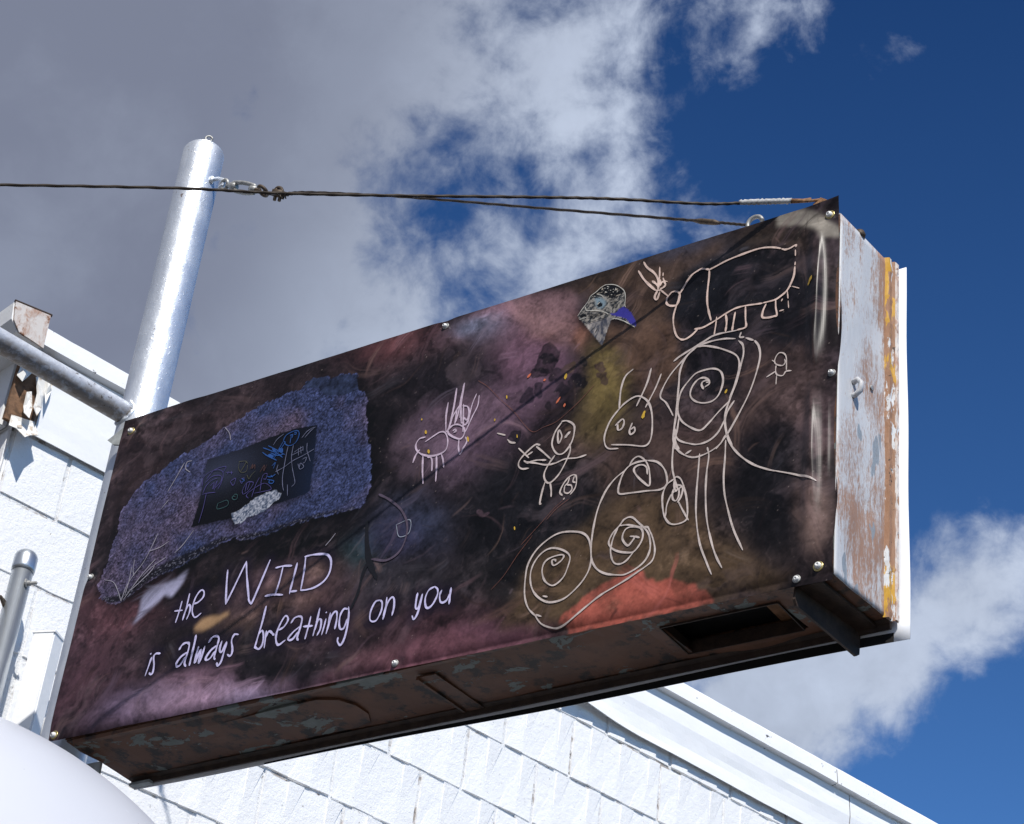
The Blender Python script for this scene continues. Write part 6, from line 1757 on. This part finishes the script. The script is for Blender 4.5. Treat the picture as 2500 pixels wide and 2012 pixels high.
paint += (np.exp(-(np.minimum(fr, 1 - fr) / .035) ** 2) * np.clip((st2 - .38) * 3, 0, 1))[..., None] * np.array(lin(64, 54, 56)) * .30
lift = np.clip((fbm(BX * 8 + 2, BZ * 8, 5, 54) - .50) * 4, 0, 1) * np.clip((fbm(BX * 60, BZ * 60, 4, 59, .7) - .42) * 4, 0, 1)
paint += lift[..., None] * (paint * .9 + np.array(lin(52, 44, 50)) * .35)
wisp = np.clip((fbm((BX * .8 + BZ * .6) * 6 + 7 + wx * 4, (BZ * .8 - BX * .6) * 14 + wz * 4, 6, 55, .6) - .62) * 6, 0, 1)
paint += wisp[..., None] * np.array(lin(84, 72, 80)) * .28
dots = np.clip((vnoise(BX * 330, BZ * 330, 56) - .975) * 60, 0, 1) * np.clip((fbm(BX * 5 + 1, BZ * 5, 3, 62) - .42) * 5, 0, 1)
paint += dots[..., None] * np.array(lin(140, 130, 124)) * .5


orange = inside(POLYS['orange'], .012, 1, 34)
lay(blur(orange, 1) * np.clip(.30 + 1.4 * st2, 0, 1), np.array(lin(164, 76, 60)) * (.35 + .6 * st2 + .6 * st3)[..., None], .92)
lay(blur(inside(POLYS['lav'], .002, 2), 2), np.array(lin(158, 164, 206)) * (.7 + .5 * st2[..., None]), .85)
lay(blur(inside(POLYS['tan'], .006, 3, 40), 2), np.array(lin(168, 134, 92)) * (.5 + .8 * st1[..., None]), .8)
lay(blur(inside(POLYS['gcorner'], .008, 4, 40), 2), np.array(lin(140, 138, 130)) * (.4 + 1.0 * st2[..., None]), .85)
brng = np.random.default_rng(11)
PAL = [lin(*c) for c in ((96, 70, 58), (120, 92, 72), (86, 64, 74), (70, 60, 80), (58, 44, 38), (104, 76, 84), (20, 18, 22), (24, 26, 34), (62, 70, 84), (130, 104, 96))]
dxg, dzg = 1.767 / (NX - 1), .80 / (NZ - 1)
for k in range(620):
    cx_, cz_ = brng.uniform(0, 1.767), brng.uniform(0, .80)
    ln_, wd_ = brng.uniform(.012, .075), brng.uniform(.003, .016)
    if brng.random() < .35:
        ln_, wd_ = ln_ * .5, wd_ * .35
    an_ = math.radians(brng.normal(35, 28)) if cx_ < 1.0 else math.radians(brng.normal(20, 60))
    rr_ = ln_ + wd_
    i0, i1 = max(0, int((cx_ - rr_) / dxg)), min(NX, int((cx_ + rr_) / dxg) + 2)
    j0, j1 = max(0, int((cz_ - rr_) / dzg)), min(NZ, int((cz_ + rr_) / dzg) + 2)
    if i1 - i0 < 2 or j1 - j0 < 2:
        continue
    X_, Z_ = BX[i0:i1, j0:j1] - cx_ + wx[i0:i1, j0:j1] * .05, BZ[i0:i1, j0:j1] - cz_ + wz[i0:i1, j0:j1] * .05
    a_ = X_ * math.cos(an_) + Z_ * math.sin(an_)
    b2_ = -X_ * math.sin(an_) + Z_ * math.cos(an_) + brng.uniform(-6, 6) * a_ * a_
    hair = vnoise(b2_ * 420 + k * 7.1, a_ * 22 + k, 95)
    m_ = np.clip(1.2 - (a_ / ln_) ** 2, 0, 1) * np.clip(1.1 - (b2_ / wd_) ** 2, 0, 1) * np.clip(hair * 1.7 - .25, 0, 1)
    loc = paint[min(NX - 1, int(cx_ / dxg)), min(NZ - 1, int(cz_ / dzg))]
    c_ = (loc * .75 + np.array(PAL[brng.integers(len(PAL))]) * .25) * brng.choice([.35, .5, 1.35, 1.7, 2.0])
    m_ = (m_ * brng.uniform(.25, .7))[..., None]
    paint[i0:i1, j0:j1] = paint[i0:i1, j0:j1] * (1 - m_) + c_ * m_
lum_ = paint.mean(-1, keepdims=True)
paint = (lum_ + (paint - lum_) * .80) * np.clip((lum_ / .020) ** .38, .30, 1.22)
# the slab, its painted shadow, and the picture lying on it
rock = inside(POLYS['rock'], .0075, 5, 80)
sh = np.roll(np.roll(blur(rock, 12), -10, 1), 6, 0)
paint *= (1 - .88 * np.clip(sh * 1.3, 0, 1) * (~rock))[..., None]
gr1 = fbm(BX * 330, BZ * 330, 2, 71, .6)
gr2 = fbm(BX * 75, BZ * 75, 4, 72, .65)
tone = np.clip((fbm(BX * 6.5 + 1, BZ * 6.5, 4, 73) - .44) * 3.4, 0, 1)[..., None]
rc = np.array(lin(60, 71, 112)) * (1 - tone) + np.array(lin(92, 84, 110)) * tone
rc = rc * .98 * np.clip(-.15 + 1.9 * gr1 + 1.4 * np.clip(gr1 - .68, 0, 1) * 2, .08, 3)[..., None] * (.40 + 1.05 * gr2)[..., None]
crack = np.exp(-((fbm(BX * 11 + 4, BZ * 11, 5, 79, .6) - .5) / .012) ** 2)
rc = rc * (1 - .55 * crack)[..., None]
eb = blur(rock, 7)
rc = rc * (1 + .8 * np.clip((.80 - eb) * 2, 0, 1))[..., None]
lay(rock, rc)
lip = inside(POLYS['rocklip'], .003, 6) & rock
fleck = np.clip((fbm(BX * 260 + BZ * 120, BZ * 420 - BX * 60, 2, 74, .6) - .66) * 7, 0, 1)[..., None]
lay(blur(lip, 1), np.array(lin(12, 11, 15)) * (1 - fleck) + np.array(lin(118, 122, 140)) * fleck, .92)
top_ = inside(POLYS['rocktop'], .003, 7) & rock
lay(top_, np.array(lin(44, 56, 84)) * (.15 + 2.2 * (np.clip(gr2 - .25, 0, 1))[..., None]), .8)
ins = inside(POLYS['inset'])
gx = np.clip((BX - .20) / .55, 0, 1)[..., None]
gz = np.clip((BZ - .44) / .24, 0, 1)[..., None]
glow = np.exp(-((BX - .33) / .10) ** 2 - ((BZ - .575) / .05) ** 2)[..., None]
blue = np.exp(-((BX - .66) / .10) ** 2 - ((BZ - .50) / .12) ** 2)[..., None]
ic = np.array(lin(6, 7, 13)) + np.array(lin(58, 66, 90)) * glow * .6 + np.array(lin(20, 36, 66)) * blue * .9
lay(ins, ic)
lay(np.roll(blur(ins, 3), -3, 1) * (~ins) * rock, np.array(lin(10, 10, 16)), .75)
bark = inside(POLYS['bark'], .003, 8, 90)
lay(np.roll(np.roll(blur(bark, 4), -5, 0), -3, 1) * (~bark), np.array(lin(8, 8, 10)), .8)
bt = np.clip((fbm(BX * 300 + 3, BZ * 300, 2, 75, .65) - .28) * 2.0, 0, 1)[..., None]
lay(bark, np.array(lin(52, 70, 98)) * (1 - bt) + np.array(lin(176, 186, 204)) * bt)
# the bird's head
bird = inside(POLYS['bird'])
lay(np.roll(blur(bird, 3), -4, 1) * (~bird), np.array(lin(10, 9, 9)), .6)
bs = np.clip((fbm(BX * 300, BZ * 300, 2, 76, .5) - .34) * 3, 0, 1)[..., None]
lay(bird, np.array(lin(44, 50, 58)) * (1 - bs) + np.array(lin(150, 150, 146)) * bs)
cap_ = inside(POLYS['birdcap']) & bird
sp_ = np.clip((vnoise(BX * 260, BZ * 260, 77) - .80) * 6, 0, 1)[..., None]
lay(cap_, np.array(lin(22, 24, 28)) * (1 - sp_) + np.array(lin(206, 202, 190)) * sp_)
thr = inside(POLYS['birdthroat'])
ts_ = np.clip((fbm(BX * 160, BZ * 60, 3, 78, .6) - .3) * 2.2, 0, 1)[..., None]
lay(thr, np.array(lin(64, 70, 84)) * (1 - ts_) + np.array(lin(182, 180, 178)) * ts_)
lay(blur(inside(POLYS['birdmask']), 1), np.array(lin(120, 144, 160)))
lay(inside(POLYS['birdeye']), np.array(lin(22, 28, 36)))
lay(inside(POLYS['birdneck']), np.array(lin(18, 22, 26)))
lay(inside(POLYS['birdbeak']), np.array(lin(58, 58, 150)) * (.8 + .35 * st2[..., None]))
# dark halo printed round the lettering
halo = np.zeros((NX, NZ))
WORDS = ('the', 'wild', 'is', 'always', 'breathing', 'on', 'you')
for gname, wdt, pts in STROKES:
    if gname in WORDS:
        for q in catmull(pts, 8):
            i0 = int((q[0] - .0028) / 1.767 * (NX - 1)); j0 = int((q[1] + .004) / .803 * (NZ - 1))
            halo[max(0, i0 - 6):i0 + 7, max(0, j0 - 6):j0 + 7] = 1
hb = blur(halo > 0, 4)
paint = paint * (1 - .72 * hb)[..., None] + np.array(lin(22, 16, 34)) * (.72 * hb)[..., None]
paint = np.clip(paint * PAINT_GAIN * np.array((1.08, 1.0, .95)), 0.002, .85)

me = bpy.data.meshes.new('banner')
nv = NX * NZ
co_ = np.stack([BX, BY, BZ + ZB], -1).reshape(-1, 3).astype(np.float32)
ii = np.arange(NX - 1)[:, None] * NZ + np.arange(NZ - 1)[None, :]
quads = np.stack([ii, ii + NZ, ii + NZ + 1, ii + 1], -1).reshape(-1, 4).astype(np.int32)
me.vertices.add(nv)
me.vertices.foreach_set('co', co_.ravel())
me.loops.add(quads.size)
me.loops.foreach_set('vertex_index', quads.ravel())
me.polygons.add(len(quads))
me.polygons.foreach_set('loop_start', np.arange(0, quads.size, 4, dtype=np.int32))
me.polygons.foreach_set('loop_total', np.full(len(quads), 4, dtype=np.int32))
me.polygons.foreach_set('use_smooth', np.ones(len(quads), dtype=bool))
me.update(calc_edges=True)
ca = me.color_attributes.new('paint', 'FLOAT_COLOR', 'POINT')
rgba = np.ones((nv, 4), np.float32)
rgba[:, :3] = paint.reshape(-1, 3)
ca.data.foreach_set('color', rgba.ravel())
ban = bpy.data.objects.new('banner', me)
COL.objects.link(ban)
me.materials.append(MAT['banner'])
adopt(ban, sign)
ban['label'] = 'dark collage banner with white line drawings and hand lettering'
# white underside edge of the vinyl, seen as a thin line along the top
hem = MB()
xs = np.linspace(TL[0] + .002, TR[0] - .006, 160)
zt = np.interp(xs, BX[:, -1], BZ[:, -1])
ys = yb(xs, zt)
hv, hf = [], []
for x, y, z in zip(xs, ys, zt):
    hv += [(x, y + .0012, ZB + z - .004), (x, y + .0012, ZB + z + .0010), (x, y + .0022, ZB + z + .0010), (x, y + .0022, ZB + z - .004)]
for k in range(len(xs) - 1):
    for j in range(4):
        hf.append((k * 4 + j, k * 4 + 4 + j, k * 4 + 4 + (j + 1) % 4, k * 4 + (j + 1) % 4))
sub(obj('hem', hv, hf, MAT['vinyl']), ban)

# ---- lines printed on the vinyl, laid on its surface
INK = dict(word=m_print('lettering_lilac', lin(206, 200, 238)), pale=m_print('chalk_beige', lin(204, 190, 184)), lilac=m_print('chalk_lilac', lin(204, 184, 202)),
           peach=m_print('chalk_peach', lin(222, 196, 184)), seed_y=m_print('seed_yellow', lin(206, 168, 60)), seed_o=m_print('seed_orange', lin(206, 112, 80)), root=m_print('root_straw', lin(150, 146, 158)),
           ch_v=m_print('crayon_violet', lin(72, 66, 124)), ch_w=m_print('crayon_pale', lin(104, 108, 134)), ch_b=m_print('crayon_blue', lin(38, 80, 146)), ch_g=m_print('crayon_green', lin(50, 82, 84)),
           ch_y=m_print('crayon_olive', lin(80, 80, 60)), ch_r=m_print('crayon_rust', lin(72, 48, 44)), bird_w=m_print('print_white', lin(196, 194, 186)), bird_d=m_print('print_black', lin(24, 26, 30)), fine=m_print('scratch_rust', lin(112, 70, 58)), stain=m_print('paint_mauve', lin(88, 76, 92)), drip=m_print('ink_drip', lin(16, 15, 19)), diamond=m_print('chalk_white', lin(150, 156, 172)))
GROUPS = {
    'the': ('lettering', 'word', 'hand lettered word the'), 'wild': ('lettering', 'word', 'hand lettered word WILD in capitals'), 'is': ('lettering', 'word', 'hand lettered word is'),
    'always': ('lettering', 'word', 'hand lettered word always'), 'breathing': ('lettering', 'word', 'hand lettered word breathing'), 'on': ('lettering', 'word', 'hand lettered word on'), 'you': ('lettering', 'word', 'hand lettered word you'),
    'deer': ('line_drawing', 'lilac', 'lilac line drawing of a long eared animal'), 'winged': ('line_drawing', 'pale', 'line drawing of a small winged figure'), 'egg': ('line_drawing', 'pale', 'small drawn face in an oval'),
    'rabbit': ('line_drawing', 'pale', 'line drawing of a rabbit head'), 'beast': ('line_drawing', 'peach', 'line drawing of a large beast with short legs'), 'bug': ('line_drawing', 'peach', 'scribbled insect at the snout of the beast'),
    'spiral': ('line_drawing', 'pale', 'line drawing of a tall figure with a spiral eye'), 'oval': ('line_drawing', 'pale', 'drawn oval with loops inside'), 'snail': ('line_drawing', 'pale', 'line drawing of joined spirals like wheels'),
    'tinyman': ('line_drawing', 'pale', 'tiny drawn stick figure near the right edge'), 'seed_y': ('paint_mark', 'seed_y', 'yellow paint flecks'), 'seed_o': ('paint_mark', 'seed_o', 'orange paint flecks'),
    'root': ('paint_mark', 'root', 'dry grass lines on the slab'), 'ch_v': ('crayon_lines', 'ch_v', 'violet crayon scribbles'), 'ch_w': ('crayon_lines', 'ch_w', 'pale crayon lines'), 'ch_b': ('crayon_lines', 'ch_b', 'blue crayon scribbles'),
    'ch_g': ('crayon_lines', 'ch_g', 'green crayon box'), 'ch_g2': ('crayon_lines', 'ch_g', 'green crayon circle'), 'bird_w': ('paint_mark', 'bird_w', 'white markings of the bird head'), 'bird_d': ('paint_mark', 'bird_d', 'black markings of the bird head'), 'fine': ('paint_mark', 'fine', 'fine rust coloured scratches'), 'ch_y': ('crayon_lines', 'ch_y', 'olive crayon lines'), 'ch_r': ('crayon_lines', 'ch_r', 'rust crayon scribbles'), 'pale': ('paint_mark', 'stain', 'mauve brush arc'), 'drip': ('paint_mark', 'drip', 'black ink drips'), 'diamond': ('paint_mark', 'diamond', 'small white drawn diamond')}
coll = {}
layer = 0
for gi, (gname, wdt, pts) in enumerate(STROKES):
    mbs = coll.setdefault(gname, MB())
    q = np.array(catmull(pts, 7))
    t = np.gradient(q, axis=0)
    ln = np.hypot(t[:, 0], t[:, 1]) + 1e-9
    nrm = np.stack([-t[:, 1] / ln, t[:, 0] / ln], 1)
    n = len(q)
    ar = np.arange(n)
    wv = wdt * .5 * (.92 + .60 * (vnoise(ar * .23 + gi * 3.1, ar * 0. + gi, 91) - .4))
    # rounded ends
    e = np.minimum(ar, n - 1 - ar)
    wv = wv * np.where(e == 0, .55, np.where(e == 1, .9, 1.0))
    L, R = q + nrm * wv[:, None], q - nrm * wv[:, None]
    capa, capb = q[0] - (t[0] / ln[0]) * wdt * .38, q[-1] + (t[-1] / ln[-1]) * wdt * .38
    allp = np.concatenate([L, R, [capa], [capb]])
    lift_ = .0011 + .00004 * (gi % 12)
    yy = yb(allp[:, 0], allp[:, 1]) - lift_
    vsq = [(a, b, ZB + c) for a, b, c in zip(allp[:, 0], yy, allp[:, 1])]
    fsq = [(i, n + i, n + i + 1, i + 1) for i in range(n - 1)] + [(2 * n, n, 0), (2 * n + 1, n - 1, 2 * n - 1)]
    mbs.add(vsq, fsq)
for gname, mbs in coll.items():
    nm, ink, lab = GROUPS[gname]
    o = mbs.build(nm, INK[ink])
    o['label'] = lab
    if nm in ('paint_mark', 'crayon_lines'):
        o['kind'] = 'stuff'
    sub(o, ban)
# eyelets and rivets
for k, r in enumerate(RV):
    y = float(yb(np.array([r[0]]), np.array([r[1]]))[0])
    p = Vector((r[0], y, ZB + r[1]))
    big = 1.0 if k in (0, 2, 5, 7) else .78
    mb = MB()
    mb.lathe([(.0052 * big, .000), (.0094 * big, .0005), (.0098 * big, -.0014), (.0088 * big, -.0026), (.0060 * big, -.0022), (.0050 * big, -.0008)], p, (0, 1, 0), 22)
    gro = mb.build('grommet', MAT['brass'] if big == 1.0 else MAT['steel'], None, True)
    sub(gro, ban)
    mb = MB()
    tilt = Vector((rng.uniform(-.25, .25), -1, rng.uniform(-.3, .1)))
    mb.lathe([(.0058 * big, -.001), (.0064 * big, .003), (.0058 * big, .006), (.0036 * big, .0085), (.0024 * big, .0086), (.0022 * big, .0066)], p, tilt, 18)
    sub(mb.build('rivet', MAT['rivet'], None, True), ban)

# ------------------------------------------------------------------ things below, at the left
fp = thing('fence_post', (-.534, .264, 0), 'galvanised round fence post with a domed cap in front of the block wall', 'post')
fx, fy, ft = -.534, .264, 4.183
mb = MB()
mb.lathe([(.0262, 0), (.0262, ft - .045)], (fx, fy, 0), (0, 0, 1), 36)
mb.build('tube', MAT['galv'], fp, True)
mb = MB()
mb.lathe([(.0280, ft - .060), (.0288, ft - .050), (.0288, ft - .020), (.0276, ft - .018), (.0262, ft - .013), (.0205, ft - .006), (.0110, ft - .0015), (.001, ft)], (fx, fy, 0), (0, 0, 1), 36)
mb.build('cap', MAT['galv'], fp, True)
mb = MB()
cdir = Vector((.95, -.30, 0)).normalized()
bp = Vector((fx, fy, ft - .098)) + Vector((.80, -.05, 0)).normalized() * .024
mb.lathe([(.0115, 0), (.0115, .004), (.0070, .0045), (.0070, .012), (.0045, .0125), (.0045, .026), (.003, .028)], bp, (.86, .45, .12), 12)
mb.build('bolt', MAT['steel'], fp)
mb = MB()
q0 = Vector((fx, fy, ft - .165))
lf = -WW
for k in range(2):
    mb.tube([q0 + lf * .024 + Vector((0, 0, .010 * k)), q0 + lf * .045 + WN * .012 + Vector((0, 0, .012)), q0 + lf * .070 + WN * .014 - Vector((0, 0, .004 + .01 * k)), q0 + lf * .082 - Vector((0, 0, .03)), q0 + lf * .066 - Vector((0, 0, .05 + .008 * k)), q0 + lf * .05 - Vector((0, 0, .038))], .0045, 8)
mb.build('tie_wire', MAT['clip'], fp, True)

cp = thing('square_post', (-.50, .36, 0), 'white painted square metal post with scuffs beside the fence post', 'post')
mb = MB()
ca_, sa_ = math.cos(math.radians(6)), math.sin(math.radians(6))
M2 = Matrix.Translation(Vector((-.517, .378, 0))) @ Matrix.Rotation(math.radians(18), 4, 'Z')
bm = bmesh.new()
bmesh.ops.create_cube(bm, size=1)
for v in bm.verts:
    v.co = M2 @ Vector((v.co.x * .058, v.co.y * .050, (v.co.z + .5) * 4.000))
bmesh.ops.bevel(bm, geom=[e for e in bm.edges if abs((e.verts[0].co - e.verts[1].co).z) > 1], offset=.003, segments=2, affect='EDGES')
me = bpy.data.meshes.new('tube')
bm.to_mesh(me); bm.free()
o = bpy.data.objects.new('tube', me); COL.objects.link(o); me.materials.append(MAT['whitep']); adopt(o, cp)
mb = MB()
mb.box((-.031, -.027, 3.998), (.031, .027, 4.003), M2)
mb.build('cap', MAT['whitep'], cp)

sp2 = thing('thin_pipe', (-.412, .345, 0), 'thin white upright pipe stub beside the silver pole', 'pipe')
mb = MB()
mb.lathe([(.0078, 0), (.0078, 3.70), (.0096, 3.702), (.0096, 3.742), (.0085, 3.745)], (-.412, .345, 0), (0, 0, 1), 16)
mb.build('pipe', MAT['whitep'], sp2, True)

tk = thing('storage_tank', (1.161, -1.239, 0), 'smooth glossy white domed tank at the bottom left in front of the sign', 'tank')
TC, TRd = Vector((1.161, -1.239, 2.18)), .52
mb = MB()
prof = [(TRd * .985, 0), (TRd, .02)] + [(TRd, z) for z in np.linspace(.3, 2.1, 8)] + [(TRd * math.cos(a), 2.18 + TRd * math.sin(a)) for a in np.linspace(0, math.pi / 2 - .02, 40)]
mb.lathe(prof, (TC.x, TC.y, 0), (0, 0, 1), 128)
mb.build('shell', MAT['tank'], tk, True)
mb = MB()
for zz in (2.05, 2.36):
    rr = TRd if zz < 2.18 else math.sqrt(TRd ** 2 - (zz - 2.18) ** 2)
    mb.lathe([(rr - .002, zz - .006), (rr + .0022, zz - .003), (rr + .0022, zz + .002), (rr - .006, zz + .006)], (TC.x, TC.y, 0), (0, 0, 1), 128)
    mb.f = [f for f in mb.f if len(f) == 4]
mb.build('seam', MAT['tank'], tk, True)
mb = MB()
mb.lathe([(.06, 2.18 + TRd - .012), (.062, 2.18 + TRd + .02), (.05, 2.18 + TRd + .03), (.01, 2.18 + TRd + .032)], (TC.x, TC.y, 0), (0, 0, 1), 24)
mb.build('lid', MAT['tank'], tk, True)
